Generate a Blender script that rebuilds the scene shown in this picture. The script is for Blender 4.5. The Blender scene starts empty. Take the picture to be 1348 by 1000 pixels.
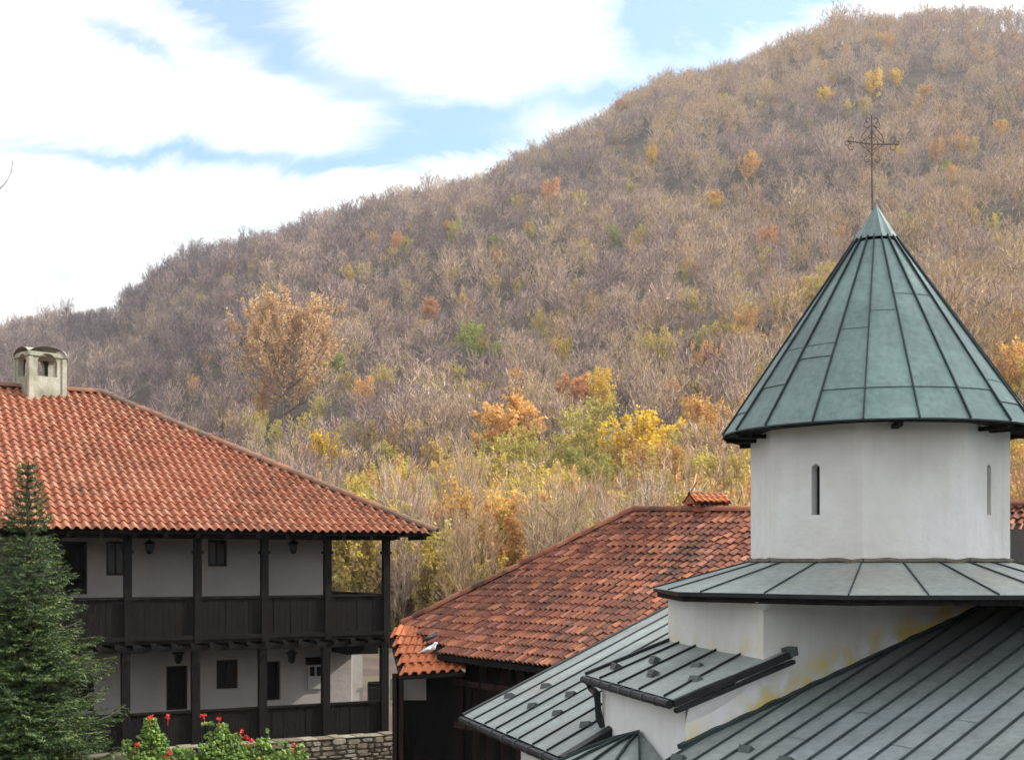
import bpy, math, random
from mathutils import Vector, Matrix, noise
R = math.radians
scene = bpy.context.scene
COL = scene.collection

# ------------------------------------------------------------------ camera, sky, sun, exposure
W, H, F, HY, CX = 1348.0, 1000.0, 1700.0, 740.0, 674.0
EYE = 6.0
cam_d = bpy.data.cameras.new('camera'); cam = bpy.data.objects.new('camera', cam_d); COL.objects.link(cam)
cam.location = (0, 0, EYE); cam.rotation_euler = (R(90), 0, 0)
cam_d.sensor_width = 36.0; cam_d.lens = 36.0*F/W; cam_d.shift_y = (HY-H/2)/W
cam_d.clip_start = 0.1; cam_d.clip_end = 6000
scene.camera = cam
scene.view_settings.view_transform = 'Standard'; scene.view_settings.look = 'None'
scene.view_settings.gamma = 1; scene.view_settings.use_curve_mapping = False
scene.view_settings.exposure = 0.38
scene.cycles.max_bounces = 5; scene.cycles.diffuse_bounces = 3; scene.cycles.glossy_bounces = 2; scene.cycles.transmission_bounces = 3; scene.cycles.volume_bounces = 0
scene.cycles.use_adaptive_sampling = True; scene.cycles.adaptive_threshold = 0.03
SUN_AZ, SUN_EL = 77.0, 34.0          # azimuth clockwise from +Y (straight ahead), elevation
world = bpy.data.worlds.new('World'); scene.world = world; world.use_nodes = True
nt = world.node_tree; nt.nodes.clear()
def wn(t, **k):
    n = nt.nodes.new(t)
    for a, b in k.items(): setattr(n, a, b)
    return n
L = nt.links.new
sky = wn('ShaderNodeTexSky', sky_type='NISHITA', sun_disc=False)
sky.sun_elevation = R(SUN_EL); sky.sun_rotation = R(SUN_AZ); sky.air_density = 1.0; sky.dust_density = 1.5; sky.ozone_density = 1.5
bg_sky = wn('ShaderNodeBackground'); bg_sky.inputs[1].default_value = 0.15
skm = wn('ShaderNodeMix', data_type='RGBA', blend_type='MULTIPLY'); skm.inputs['Factor'].default_value = 1; L(sky.outputs[0], skm.inputs['A']); skm.inputs['B'].default_value = (0.78, 1.22, 1.38, 1); L(skm.outputs['Result'], bg_sky.inputs[0])
tc = wn('ShaderNodeTexCoord'); sep = wn('ShaderNodeSeparateXYZ'); L(tc.outputs['Generated'], sep.inputs[0])
zc = wn('ShaderNodeMath', operation='MAXIMUM'); L(sep.outputs[2], zc.inputs[0]); zc.inputs[1].default_value = 0.0
za = wn('ShaderNodeMath', operation='ADD'); L(zc.outputs[0], za.inputs[0]); za.inputs[1].default_value = 0.12
dx = wn('ShaderNodeMath', operation='DIVIDE'); L(sep.outputs[0], dx.inputs[0]); L(za.outputs[0], dx.inputs[1])
dy = wn('ShaderNodeMath', operation='DIVIDE'); L(sep.outputs[1], dy.inputs[0]); L(za.outputs[0], dy.inputs[1])
cmb = wn('ShaderNodeCombineXYZ'); L(dx.outputs[0], cmb.inputs[0]); L(dy.outputs[0], cmb.inputs[1])
mp = wn('ShaderNodeMapping'); L(cmb.outputs[0], mp.inputs[0])
mp.inputs['Location'].default_value = (3.1, 0.4, 0); mp.inputs['Rotation'].default_value = (0, 0, R(18)); mp.inputs['Scale'].default_value = (0.75, 1.0, 1)
n1 = wn('ShaderNodeTexNoise'); n1.inputs['Scale'].default_value = 1.15; n1.inputs['Detail'].default_value = 9; n1.inputs['Roughness'].default_value = 0.55; n1.inputs['Distortion'].default_value = 0.5
L(mp.outputs[0], n1.inputs['Vector'])
# openings in the cloud cover, placed by direction (x/y, z/y), with torn edges
def wm(op, a, b=None, clamp=False):
    n = wn('ShaderNodeMath', operation=op); n.use_clamp = clamp
    for i_, v in enumerate((a, b)):
        if v is None: continue
        if isinstance(v, (int, float)): n.inputs[i_].default_value = v
        else: L(v, n.inputs[i_])
    return n.outputs[0]
ay = wm('MAXIMUM', wm('ABSOLUTE', sep.outputs[1]), 0.05)
ga, gb = wm('DIVIDE', sep.outputs[0], ay), wm('DIVIDE', sep.outputs[2], ay)
cw_ = wn('ShaderNodeCombineXYZ'); L(ga, cw_.inputs[0]); L(wm('MULTIPLY', gb, 2.2), cw_.inputs[1])
nw1 = wn('ShaderNodeTexNoise'); nw1.inputs['Scale'].default_value = 6; nw1.inputs['Detail'].default_value = 8; nw1.inputs['Roughness'].default_value = 0.62; nw1.inputs['Distortion'].default_value = 0.6; L(cw_.outputs[0], nw1.inputs['Vector'])
nsep = wn('ShaderNodeSeparateColor'); L(nw1.outputs['Color'], nsep.inputs[0])
ga2 = wm('ADD', ga, wm('MULTIPLY', wm('SUBTRACT', nsep.outputs[0], 0.5), 0.22)); gb2 = wm('ADD', gb, wm('MULTIPLY', wm('SUBTRACT', nsep.outputs[1], 0.5), 0.085))
tot = None
for (ca, cb, ea, eb, rot, amp) in [(-.165, .392, .105, .024, -27, 1.05), (-.30, .402, .05, .010, -14, .8), (.165, .422, .10, .034, 12, 1.35), (-.035, .342, .085, .017, 2, 1.0), (.09, .366, .07, .012, 10, .8), (-.25, .318, .17, .008, -3, .95), (-.07, .316, .10, .010, 5, .9), (-.22, .438, .05, .014, -10, .6), (-.35, .232, .05, .008, 0, .45), (-.20, .262, .05, .006, 0, .4), (.40, .54, .4, .05, 10, .8), (-.5, .52, .35, .04, -10, .7), (.0, .66, .5, .05, 5, .7)]:
    cr, sr = math.cos(R(rot)), math.sin(R(rot))
    da, db = wm('SUBTRACT', ga2, ca), wm('SUBTRACT', gb2, cb)
    u_ = wm('DIVIDE', wm('ADD', wm('MULTIPLY', da, cr), wm('MULTIPLY', db, sr)), ea); v_ = wm('DIVIDE', wm('SUBTRACT', wm('MULTIPLY', db, cr), wm('MULTIPLY', da, sr)), eb)
    g_ = wm('MULTIPLY', wm('POWER', 2.718, wm('MULTIPLY', wm('ADD', wm('MULTIPLY', u_, u_), wm('MULTIPLY', v_, v_)), -1.0)), amp)
    tot = g_ if tot is None else wm('ADD', tot, g_)
blue = wm('MULTIPLY', wm('SUBTRACT', wm('ADD', tot, wm('MULTIPLY', wm('SUBTRACT', nsep.outputs[2], 0.5), 0.95)), 0.05), 1.05, True)
cover = wm('SUBTRACT', 1.0, wm('MULTIPLY', blue, 0.80))
n2 = wn('ShaderNodeTexNoise'); n2.inputs['Scale'].default_value = 1.3; n2.inputs['Detail'].default_value = 4; L(mp.outputs[0], n2.inputs['Vector'])
rp2 = wn('ShaderNodeValToRGB'); L(n2.outputs[0], rp2.inputs[0])
rp2.color_ramp.elements[0].position = 0.3; rp2.color_ramp.elements[0].color = (0.86, 0.92, 0.97, 1)
rp2.color_ramp.elements[1].position = 0.55; rp2.color_ramp.elements[1].color = (1, 1, 1, 1)
bg_cl = wn('ShaderNodeBackground'); L(rp2.outputs[0], bg_cl.inputs[0])
sdot = wn('ShaderNodeVectorMath', operation='DOT_PRODUCT'); L(tc.outputs['Generated'], sdot.inputs[0]); sdot.inputs[1].default_value = (math.sin(R(SUN_AZ))*math.cos(R(SUN_EL)), math.cos(R(SUN_AZ))*math.cos(R(SUN_EL)), math.sin(R(SUN_EL)))
L(wm('MULTIPLY', wm('ADD', 1.0, wm('MULTIPLY', wm('POWER', wm('MAXIMUM', sdot.outputs['Value'], 0.0), 3.0), 1.6)), 0.98), bg_cl.inputs[1]); bg_cl.inputs[1].default_value = 0.98
mxw = wn('ShaderNodeMixShader'); L(cover, mxw.inputs[0]); L(bg_sky.outputs[0], mxw.inputs[1]); L(bg_cl.outputs[0], mxw.inputs[2])
ow = wn('ShaderNodeOutputWorld'); L(mxw.outputs[0], ow.inputs[0])
sd = bpy.data.lights.new('sun', 'SUN'); sd.energy = 4.6; sd.angle = R(0.8); sd.color = (1.0, 0.93, 0.82)
sun = bpy.data.objects.new('sun', sd); COL.objects.link(sun)
a, e = R(SUN_AZ), R(SUN_EL)
SUNV = Vector((math.sin(a)*math.cos(e), math.cos(a)*math.cos(e), math.sin(e)))
sun.rotation_euler = SUNV.to_track_quat('Z', 'Y').to_euler(); sun.location = SUNV*40

# ------------------------------------------------------------------ helpers
def P(px, py, d):
    return Vector(((px-CX)/F*d, d, EYE-(py-HY)/F*d))
def az(deg): return Vector((math.sin(R(deg)), math.cos(R(deg)), 0))
UP = Vector((0, 0, 1))

class MB:
    def __init__(s): s.v = []; s.f = []; s.m = []; s.t = []
    def face(s, pts, mat=0, tint=0.0):
        b = len(s.v); s.v.extend([tuple(p) for p in pts]); s.f.append(tuple(range(b, b+len(pts)))); s.m.append(mat); s.t.append(tint)
    def hexa(s, p, mat=0, tint=0.0):       # p: 8 points, bottom 0-3 (ccw), top 4-7
        b = len(s.v); s.v.extend([tuple(q) for q in p])
        for f in ((3,2,1,0),(4,5,6,7),(0,1,5,4),(1,2,6,5),(2,3,7,6),(3,0,4,7)):
            s.f.append(tuple(b+i for i in f)); s.m.append(mat); s.t.append(tint)
    def box(s, o, x, y, z, mat=0, tint=0.0):      # corner o, edge vectors
        o = Vector(o); x = Vector(x); y = Vector(y); z = Vector(z)
        s.hexa([o, o+x, o+x+y, o+y, o+z, o+x+z, o+x+y+z, o+y+z], mat, tint)
    def beam(s, a, b, w, h, mat=0, up=UP, tint=0.0):    # beam from a to b, centred, width w, height h
        a = Vector(a); b = Vector(b); d = (b-a).normalized(); sd_ = d.cross(up)
        if sd_.length < 1e-4: sd_ = Vector((1, 0, 0))
        sd_.normalize(); u = sd_.cross(d).normalized()
        x = sd_*w/2; y = u*h/2
        s.hexa([a-x-y, a+x-y, a+x+y, a-x+y, b-x-y, b+x-y, b+x+y, b-x+y][:4]+[b-x-y, b+x-y, b+x+y, b-x+y], mat, tint)
    def tube(s, pts, r, n=6, mat=0, cap=True, tint=0.0):
        pts = [Vector(p) for p in pts]; rs = r if isinstance(r, (list, tuple)) else [r]*len(pts)
        ring0 = None; b0 = len(s.v); rings = []
        for i, p in enumerate(pts):
            d = (pts[min(i+1, len(pts)-1)]-pts[max(i-1, 0)])
            if d.length < 1e-9: d = Vector((0, 0, 1))
            d.normalize()
            ref = Vector((0, 0, 1)) if abs(d.z) < 0.9 else Vector((1, 0, 0))
            u = d.cross(ref).normalized(); w = d.cross(u)
            b = len(s.v)
            for k in range(n):
                t = 2*math.pi*k/n
                s.v.append(tuple(p+(u*math.cos(t)+w*math.sin(t))*rs[i]))
            rings.append(b)
        for i in range(len(pts)-1):
            for k in range(n):
                k2 = (k+1) % n
                s.f.append((rings[i]+k, rings[i+1]+k, rings[i+1]+k2, rings[i]+k2)); s.m.append(mat); s.t.append(tint)
        if cap:
            s.f.append(tuple(rings[0]+k for k in range(n))); s.m.append(mat); s.t.append(tint)
            s.f.append(tuple(rings[-1]+k for k in reversed(range(n)))); s.m.append(mat); s.t.append(tint)
    def mesh(s, name, mats, origin=Vector((0, 0, 0)), smooth=False, tint=False):
        me = bpy.data.meshes.new(name)
        ox, oy, oz = origin
        me.from_pydata([(x-ox, y-oy, z-oz) for x, y, z in s.v], [], s.f)
        for m in (mats if isinstance(mats, (list, tuple)) else [mats]): me.materials.append(m)
        me.polygons.foreach_set('material_index', s.m)
        if smooth: me.polygons.foreach_set('use_smooth', [True]*len(s.f))
        if tint:
            at = me.attributes.new('tint', 'FLOAT', 'FACE'); at.data.foreach_set('value', s.t)
        me.update()
        return me
    def build(s, name, mats, parent=None, smooth=False, tint=False, loc=None, bev=0.0):
        if parent is not None: org = WORLD[parent.name]
        else: org = Vector(loc) if loc is not None else Vector((0, 0, 0))
        me = s.mesh(name, mats, org, smooth, tint)
        o = bpy.data.objects.new(name, me); COL.objects.link(o)
        if parent is not None: o.parent = parent
        else: o.location = org
        WORLD[o.name] = org
        if bev:
            b = o.modifiers.new('bevel', 'BEVEL'); b.width = bev; b.segments = 2; b.limit_method = 'ANGLE'; b.angle_limit = R(40)
        return o
WORLD = {}
def tag(o, label=None, cat=None, group=None, kind=None):
    if label: o['label'] = label
    if cat: o['category'] = cat
    if group: o['group'] = group
    if kind: o['kind'] = kind
    return o
def thing(name, loc, label, cat, group=None):
    o = bpy.data.objects.new(name, None); COL.objects.link(o); o.location = loc; o.empty_display_size = 0.3
    WORLD[o.name] = Vector(loc)
    return tag(o, label, cat, group)

# ------------------------------------------------------------------ materials
def mat(name, base, rough=0.8, metal=0.0, var=0.15, scale=3.0, bump=0.1, bscale=30.0, spec=0.3, col2=None, c2pos=(0.45, 0.65), coords='Object', stretch=(1, 1, 1)):
    m = bpy.data.materials.new(name); m.use_nodes = True; t = m.node_tree; n = t.nodes; l = t.links.new
    b = n['Principled BSDF']; b.inputs['Roughness'].default_value = rough; b.inputs['Metallic'].default_value = metal
    b.inputs['Specular IOR Level'].default_value = spec
    g = n.new('ShaderNodeNewGeometry')
    mpn = n.new('ShaderNodeMapping'); mpn.inputs['Scale'].default_value = stretch; l(g.outputs['Position'], mpn.inputs[0])
    nz = n.new('ShaderNodeTexNoise'); nz.inputs['Scale'].default_value = scale; nz.inputs['Detail'].default_value = 6; nz.inputs['Roughness'].default_value = 0.65
    l(mpn.outputs[0], nz.inputs['Vector'])
    r = n.new('ShaderNodeValToRGB'); l(nz.outputs[0], r.inputs[0])
    lo = [max(0, c*(1-var)) for c in base]; hi = [min(1, c*(1+var)) for c in base]
    r.color_ramp.elements[0].position = 0.3; r.color_ramp.elements[0].color = (*lo, 1)
    r.color_ramp.elements[1].position = 0.7; r.color_ramp.elements[1].color = (*hi, 1)
    out = r.outputs[0]
    if col2:
        nz2 = n.new('ShaderNodeTexNoise'); nz2.inputs['Scale'].default_value = scale*0.45; nz2.inputs['Detail'].default_value = 8
        l(mpn.outputs[0], nz2.inputs['Vector'])
        r2 = n.new('ShaderNodeValToRGB'); l(nz2.outputs[0], r2.inputs[0])
        r2.color_ramp.elements[0].position = c2pos[0]; r2.color_ramp.elements[0].color = (0, 0, 0, 1)
        r2.color_ramp.elements[1].position = c2pos[1]; r2.color_ramp.elements[1].color = (1, 1, 1, 1)
        mx = n.new('ShaderNodeMix'); mx.data_type = 'RGBA'; l(r2.outputs[0], mx.inputs['Factor']); l(out, mx.inputs['A']); mx.inputs['B'].default_value = (*col2, 1)
        out = mx.outputs['Result']
    l(out, b.inputs['Base Color'])
    if bump:
        nb = n.new('ShaderNodeTexNoise'); nb.inputs['Scale'].default_value = bscale; nb.inputs['Detail'].default_value = 5; l(mpn.outputs[0], nb.inputs['Vector'])
        bp = n.new('ShaderNodeBump'); bp.inputs['Strength'].default_value = bump; bp.inputs['Distance'].default_value = 0.05; l(nb.outputs[0], bp.inputs['Height']); l(bp.outputs[0], b.inputs['Normal'])
    m['out'] = 0
    return m
def colnode(m):      # socket feeding base colour
    t = m.node_tree; b = t.nodes['Principled BSDF']; return t, b, b.inputs['Base Color'].links[0].from_socket
def mathn(t, op, a, b=None, clamp=False):
    n = t.nodes.new('ShaderNodeMath'); n.operation = op; n.use_clamp = clamp
    for i, v in enumerate((a, b)):
        if v is None: continue
        if isinstance(v, (int, float)): n.inputs[i].default_value = v
        else: t.links.new(v, n.inputs[i])
    return n.outputs[0]
def ramp(t, fac, stops, interp='LINEAR'):
    r = t.nodes.new('ShaderNodeValToRGB'); r.color_ramp.interpolation = interp
    el = r.color_ramp.elements
    while len(el) < len(stops): el.new(0.5)
    for e_, (p, c) in zip(el, stops): e_.position = p; e_.color = (*c, 1)
    t.links.new(fac, r.inputs[0]); return r.outputs[0]

M_PLASTER = mat('white_plaster', (0.70, 0.71, 0.71), rough=0.92, var=0.07, scale=1.2, bump=0.35, bscale=5.0, col2=(0.52, 0.50, 0.43), c2pos=(0.5, 0.8))
t, b, src = colnode(M_PLASTER)
g = t.nodes.new('ShaderNodeNewGeometry'); mpx = t.nodes.new('ShaderNodeMapping'); mpx.inputs['Scale'].default_value = (7, 7, 0.7); t.links.new(g.outputs['Position'], mpx.inputs[0])
nz = t.nodes.new('ShaderNodeTexNoise'); nz.inputs['Scale'].default_value = 1.0; nz.inputs['Detail'].default_value = 6; t.links.new(mpx.outputs[0], nz.inputs['Vector'])
sk = ramp(t, nz.outputs[0], [(0.5, (1, 1, 1)), (0.8, (0.91, 0.90, 0.86))])
mx = t.nodes.new('ShaderNodeMix'); mx.data_type = 'RGBA'; mx.blend_type = 'MULTIPLY'; mx.inputs['Factor'].default_value = 1; t.links.new(src, mx.inputs['A']); t.links.new(sk, mx.inputs['B']); t.links.new(mx.outputs['Result'], b.inputs['Base Color'])
# dampness stain read from the mesh attribute "tint" (algae along the lead flashing)
t, b, src = colnode(M_PLASTER)
at = t.nodes.new('ShaderNodeAttribute'); at.attribute_name = 'stain'
gz = t.nodes.new('ShaderNodeNewGeometry'); nn = t.nodes.new('ShaderNodeTexNoise'); nn.inputs['Scale'].default_value = 3.2; nn.inputs['Detail'].default_value = 5; t.links.new(gz.outputs['Position'], nn.inputs['Vector'])
sf = mathn(t, 'MULTIPLY', at.outputs['Fac'], ramp(t, nn.outputs[0], [(0.36, (0, 0, 0)), (0.6, (1, 1, 1))]), True)
ycol = ramp(t, nn.outputs[0], [(0.4, (0.33, 0.36, 0.20)), (0.55, (0.62, 0.48, 0.10)), (0.7, (0.55, 0.50, 0.25))])
mx = t.nodes.new('ShaderNodeMix'); mx.data_type = 'RGBA'; t.links.new(sf, mx.inputs['Factor']); t.links.new(src, mx.inputs['A']); t.links.new(ycol, mx.inputs['B']); t.links.new(mx.outputs['Result'], b.inputs['Base Color'])

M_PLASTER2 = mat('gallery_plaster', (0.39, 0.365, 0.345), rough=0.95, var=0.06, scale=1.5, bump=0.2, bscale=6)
M_DARKWOOD = mat('dark_stained_wood', (0.011, 0.0095, 0.009), spec=0.15, rough=0.8, var=0.35, scale=8, bump=0.3, bscale=40, stretch=(1, 1, 0.25))
M_REDWOOD = mat('reddish_dark_wood', (0.028, 0.013, 0.011), rough=0.8, var=0.35, scale=8, bump=0.3, bscale=40, stretch=(1, 1, 0.25))
M_GLASS = mat('dark_glass', (0.012, 0.012, 0.014), rough=0.25, var=0.1, bump=0, spec=0.5)
M_LIGHTPANE = mat('pale_pane', (0.40, 0.41, 0.40), rough=0.5, var=0.2, scale=6, bump=0)
def metal_mat(name, base, col2, rough=0.56):
    m = mat(name, base, rough=rough, metal=0.25, var=0.22, scale=1.6, bump=0.3, bscale=3.5, spec=0.35, col2=col2, c2pos=(0.42, 0.72))
    t, b, src = colnode(m)
    oi = t.nodes.new('ShaderNodeObjectInfo')
    g = t.nodes.new('ShaderNodeNewGeometry'); nz = t.nodes.new('ShaderNodeTexNoise'); nz.inputs['Scale'].default_value = 14; nz.inputs['Detail'].default_value = 8; t.links.new(g.outputs['Position'], nz.inputs['Vector'])
    hv = t.nodes.new('ShaderNodeHueSaturation')
    v = mathn(t, 'ADD', mathn(t, 'MULTIPLY', oi.outputs['Random'], 0.22), mathn(t, 'MULTIPLY', nz.outputs[0], 0.7))
    v = mathn(t, 'ADD', v, 0.54)
    t.links.new(v, hv.inputs['Value']); t.links.new(src, hv.inputs['Color']); t.links.new(hv.outputs[0], b.inputs['Base Color'])
    return m
M_COPPER = metal_mat('green_weathered_sheet', (0.17, 0.25, 0.24), (0.13, 0.175, 0.18))
M_SHEET = metal_mat('grey_green_sheet', (0.245, 0.28, 0.275), (0.25, 0.255, 0.225))
M_SHEET_G = metal_mat('grey_sheet', (0.215, 0.25, 0.262), (0.23, 0.25, 0.24), 0.5)
M_SEAM = mat('dark_seam', (0.03, 0.045, 0.05), rough=0.5, metal=0.2, var=0.3, bump=0)
M_SEAM_L = mat('seam_top', (0.10, 0.15, 0.14), rough=0.5, metal=0.3, var=0.3, bump=0)
M_IRON = mat('black_iron', (0.02, 0.022, 0.024), rough=0.5, metal=0.4, var=0.3, bump=0.05)
M_RUST = mat('rusty_iron', (0.17, 0.125, 0.10), rough=0.8, metal=0.1, var=0.4, scale=20, bump=0)
M_GUARD = mat('guard_metal', (0.07, 0.085, 0.085), rough=0.5, metal=0.3, var=0.3, bump=0)
M_STONE = mat('grey_stone', (0.33, 0.30, 0.24), rough=0.95, var=0.35, scale=5, bump=0.5, bscale=18)
M_MORTAR = mat('mortar', (0.16, 0.14, 0.11), rough=0.95, var=0.3, bump=0.3)
M_CHIM = mat('chimney_plaster', (0.44, 0.43, 0.36), rough=0.95, var=0.2, scale=2.5, bump=0.4, bscale=9, col2=(0.20, 0.21, 0.13), c2pos=(0.42, 0.66))
M_BRICK = mat('red_brick', (0.30, 0.10, 0.06), rough=0.9, var=0.3, scale=9, bump=0.3)

def tile_mat(name, stops, moss, moss_pos=(0.5, 0.75), val=1.0, big=0.35):
    m = bpy.data.materials.new(name); m.use_nodes = True; t = m.node_tree; b = t.nodes['Principled BSDF']
    b.inputs['Roughness'].default_value = 0.85; b.inputs['Specular IOR Level'].default_value = 0.25
    at = t.nodes.new('ShaderNodeAttribute'); at.attribute_name = 'tint'
    oi = t.nodes.new('ShaderNodeObjectInfo')
    v = mathn(t, 'FRACT', mathn(t, 'ADD', at.outputs['Fac'], oi.outputs['Random']))
    c = ramp(t, v, stops)
    g = t.nodes.new('ShaderNodeNewGeometry')
    nz = t.nodes.new('ShaderNodeTexNoise'); nz.inputs['Scale'].default_value = big; nz.inputs['Detail'].default_value = 7; nz.inputs['Roughness'].default_value = 0.7; t.links.new(g.outputs['Position'], nz.inputs['Vector'])
    n3 = t.nodes.new('ShaderNodeTexNoise'); n3.inputs['Scale'].default_value = 9; n3.inputs['Detail'].default_value = 5; t.links.new(g.outputs['Position'], n3.inputs['Vector'])
    f = mathn(t, 'ADD', mathn(t, 'MULTIPLY', nz.outputs[0], 0.7), mathn(t, 'MULTIPLY', n3.outputs[0], 0.3))
    f = mathn(t, 'ADD', f, mathn(t, 'MULTIPLY', mathn(t, 'SUBTRACT', mathn(t, 'FRACT', mathn(t, 'MULTIPLY', v, 7.31)), 0.5), 0.16))
    mf = ramp(t, f, [(moss_pos[0], (0, 0, 0)), (moss_pos[1], (1, 1, 1))])
    mx = t.nodes.new('ShaderNodeMix'); mx.data_type = 'RGBA'; t.links.new(mf, mx.inputs['Factor']); t.links.new(c, mx.inputs['A']); mx.inputs['B'].default_value = (*moss, 1)
    hv = t.nodes.new('ShaderNodeHueSaturation'); t.links.new(mx.outputs['Result'], hv.inputs['Color'])
    t.links.new(mathn(t, 'ADD', mathn(t, 'MULTIPLY', n3.outputs[0], 0.5), 0.75*val), hv.inputs['Value'])
    t.links.new(hv.outputs[0], b.inputs['Base Color'])
    bp = t.nodes.new('ShaderNodeBump'); bp.inputs['Strength'].default_value = 0.3; bp.inputs['Distance'].default_value = 0.02; t.links.new(n3.outputs[0], bp.inputs['Height']); t.links.new(bp.outputs[0], b.inputs['Normal'])
    return m
M_TILE = tile_mat('terracotta_tile', [(0.0, (0.34, 0.115, 0.06)), (0.3, (0.36, 0.135, 0.078)), (0.6, (0.39, 0.155, 0.09)), (0.85, (0.44, 0.20, 0.12)), (1.0, (0.31, 0.105, 0.06))], (0.17, 0.085, 0.055), (0.48, 0.74), val=0.86)
M_TILE_OLD = tile_mat('mottled_old_tile', [(0.0, (0.15, 0.055, 0.04)), (0.3, (0.21, 0.078, 0.052)), (0.6, (0.28, 0.10, 0.06)), (0.80, (0.36, 0.135, 0.07)), (0.92, (0.42, 0.17, 0.09)), (1.0, (0.38, 0.16, 0.12))], (0.075, 0.045, 0.035), (0.47, 0.66), big=0.6)
M_TILE_NEW = tile_mat('bright_orange_tile', [(0.0, (0.42, 0.13, 0.055)), (0.5, (0.52, 0.17, 0.07)), (1.0, (0.46, 0.14, 0.06))], (0.25, 0.09, 0.05), (0.55, 0.7))
M_RIDGE = tile_mat('weathered_ridge_tile', [(0.0, (0.25, 0.10, 0.06)), (0.5, (0.34, 0.15, 0.09)), (1.0, (0.28, 0.15, 0.10))], (0.15, 0.11, 0.08), (0.42, 0.6))

# ------------------------------------------------------------------ terrain
SKY = [(-400, 520), (-150, 462), (0, 430), (60, 414), (150, 392), (200, 352), (240, 334), (290, 318), (400, 294), (480, 276), (560, 250), (620, 228), (720, 178), (800, 142), (870, 97), (940, 76), (1000, 55), (1060, 38), (1130, 20), (1200, 12), (1348, 12), (1600, 40), (2000, 120)]
def skyline(px):
    if px <= SKY[0][0]: return SKY[0][1]
    for (a_, b_), (c_, d_) in zip(SKY, SKY[1:]):
        if px <= c_: return b_+(d_-b_)*(px-a_)/(c_-a_)
    return SKY[-1][1]
YF, YC = 84.0, 700.0
def terr(X, Y):
    if Y < -60: return EYE-5.6+0.14*min(260, -60-Y)+4*noise.noise(Vector((X*.02, Y*.02, 0)))
    if Y < 30: return EYE-5.6
    b = max(-0.75, min(0.85, X/Y))
    px = CX+b*F
    ec = (HY-skyline(px)-(22+12*min(1, max(0, (px-300)/700))))/F
    yc = YC+40*math.sin(b*9.0)
    tau = (Y-YF)/(yc-YF)
    if tau <= 0: return EYE-5.6
    if tau <= 1:
        e_ = -0.066*(1-tau)**2 + ec*(1-(1-tau)**1.6)
        z = e_*Y
        if tau < 0.1:
            k = tau/0.1; k = k*k*(3-2*k); z = (1-k)*(-5.6)+k*z
    else:
        z = ec*yc - (Y-yc)*0.22 - 0.0002*(Y-yc)**2
    k = min(1, max(0, tau)*4)*(1-0.75*min(1, max(0, tau-0.75)*4))
    z += k*(9*noise.noise(Vector((X*0.008, Y*0.008, 1.7)))+3.5*noise.noise(Vector((X*0.025, Y*0.025, 5.1))) + 17*noise.noise(Vector((X*0.012+Y*0.004, 0.3, 2.2))))
    return EYE+max(z, -40)
def hit(px, py):
    b = (px-CX)/F; e_ = (HY-py)/F
    y = 86.0
    while y < 720:
        if terr(b*y, y) >= EYE+e_*y: return Vector((b*y, y, terr(b*y, y)))
        y += 1.0
    y = 690.0
    return Vector((b*y, y, terr(b*y, y)))

M_GROUND = mat('leaf_litter', (0.075, 0.053, 0.042), rough=1.0, var=0.5, scale=0.25, bump=0.6, bscale=1.2, col2=(0.10, 0.095, 0.04), c2pos=(0.5, 0.7))
def axis(lo, hi, dense_lo, dense_hi, step, grow=1.18):
    v = []; x = dense_lo
    while x <= dense_hi: v.append(x); x += step
    s = step; x = dense_hi
    while x < hi: s *= grow; x += s; v.append(min(x, hi))
    s = step; x = dense_lo; pre = []
    while x > lo: s *= grow; x -= s; pre.append(max(x, lo))
    return sorted(set(pre+v))
xs = axis(-2600, 2600, -330, 330, 7.0); ys = axis(-600, 3200, 60, 760, 6.5)
tv = [(x, y, terr(x, y)) for y in ys for x in xs]
nx = len(xs); tf = [(j*nx+i, j*nx+i+1, (j+1)*nx+i+1, (j+1)*nx+i) for j in range(len(ys)-1) for i in range(nx-1)]
me = bpy.data.meshes.new('terrain'); me.from_pydata(tv, [], tf); me.materials.append(M_GROUND); me.polygons.foreach_set('use_smooth', [True]*len(tf))
ter = bpy.data.objects.new('terrain', me); COL.objects.link(ter); tag(ter, 'wooded hillside ground of brown leaf litter behind the monastery', None, None, 'structure')
GZ = EYE-5.6

HAZE = 0.00017
hz = MB(); hz.box(Vector((-620, -60, -36)), (1240, 0, 0), (0, 960, 0), (0, 0, 440))
M_HZ = bpy.data.materials.new('haze_air'); M_HZ.use_nodes = True; t = M_HZ.node_tree; t.nodes.remove(t.nodes['Principled BSDF'])
pv = t.nodes.new('ShaderNodeVolumePrincipled'); pv.inputs['Color'].default_value = (0.86, 0.90, 0.97, 1); pv.inputs['Density'].default_value = HAZE; pv.inputs['Anisotropy'].default_value = 0.2
t.links.new(pv.outputs[0], t.nodes['Material Output'].inputs['Volume'])
hz_o = hz.build('haze', M_HZ, None); tag(hz_o, 'thin pale haze filling the valley air', None, None, 'stuff')

# ------------------------------------------------------------------ church
church = thing('church', P(1150, 740, 15)*1+Vector((0, 0, GZ-EYE)), 'white plastered church with green metal cone roof and grey seamed sheet roofs', 'church')
D0 = 15.0
C = Vector(((1153-CX)/F*D0, D0, 0))
ALPHA = math.degrees(math.atan2(C.x, C.y))
def rel(phi):   # horizontal unit vector; phi=0 points from the drum to the camera, positive to the picture's right
    return az(ALPHA+180-phi)
def zof(py, d): return EYE-(py-HY)/F*d

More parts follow.
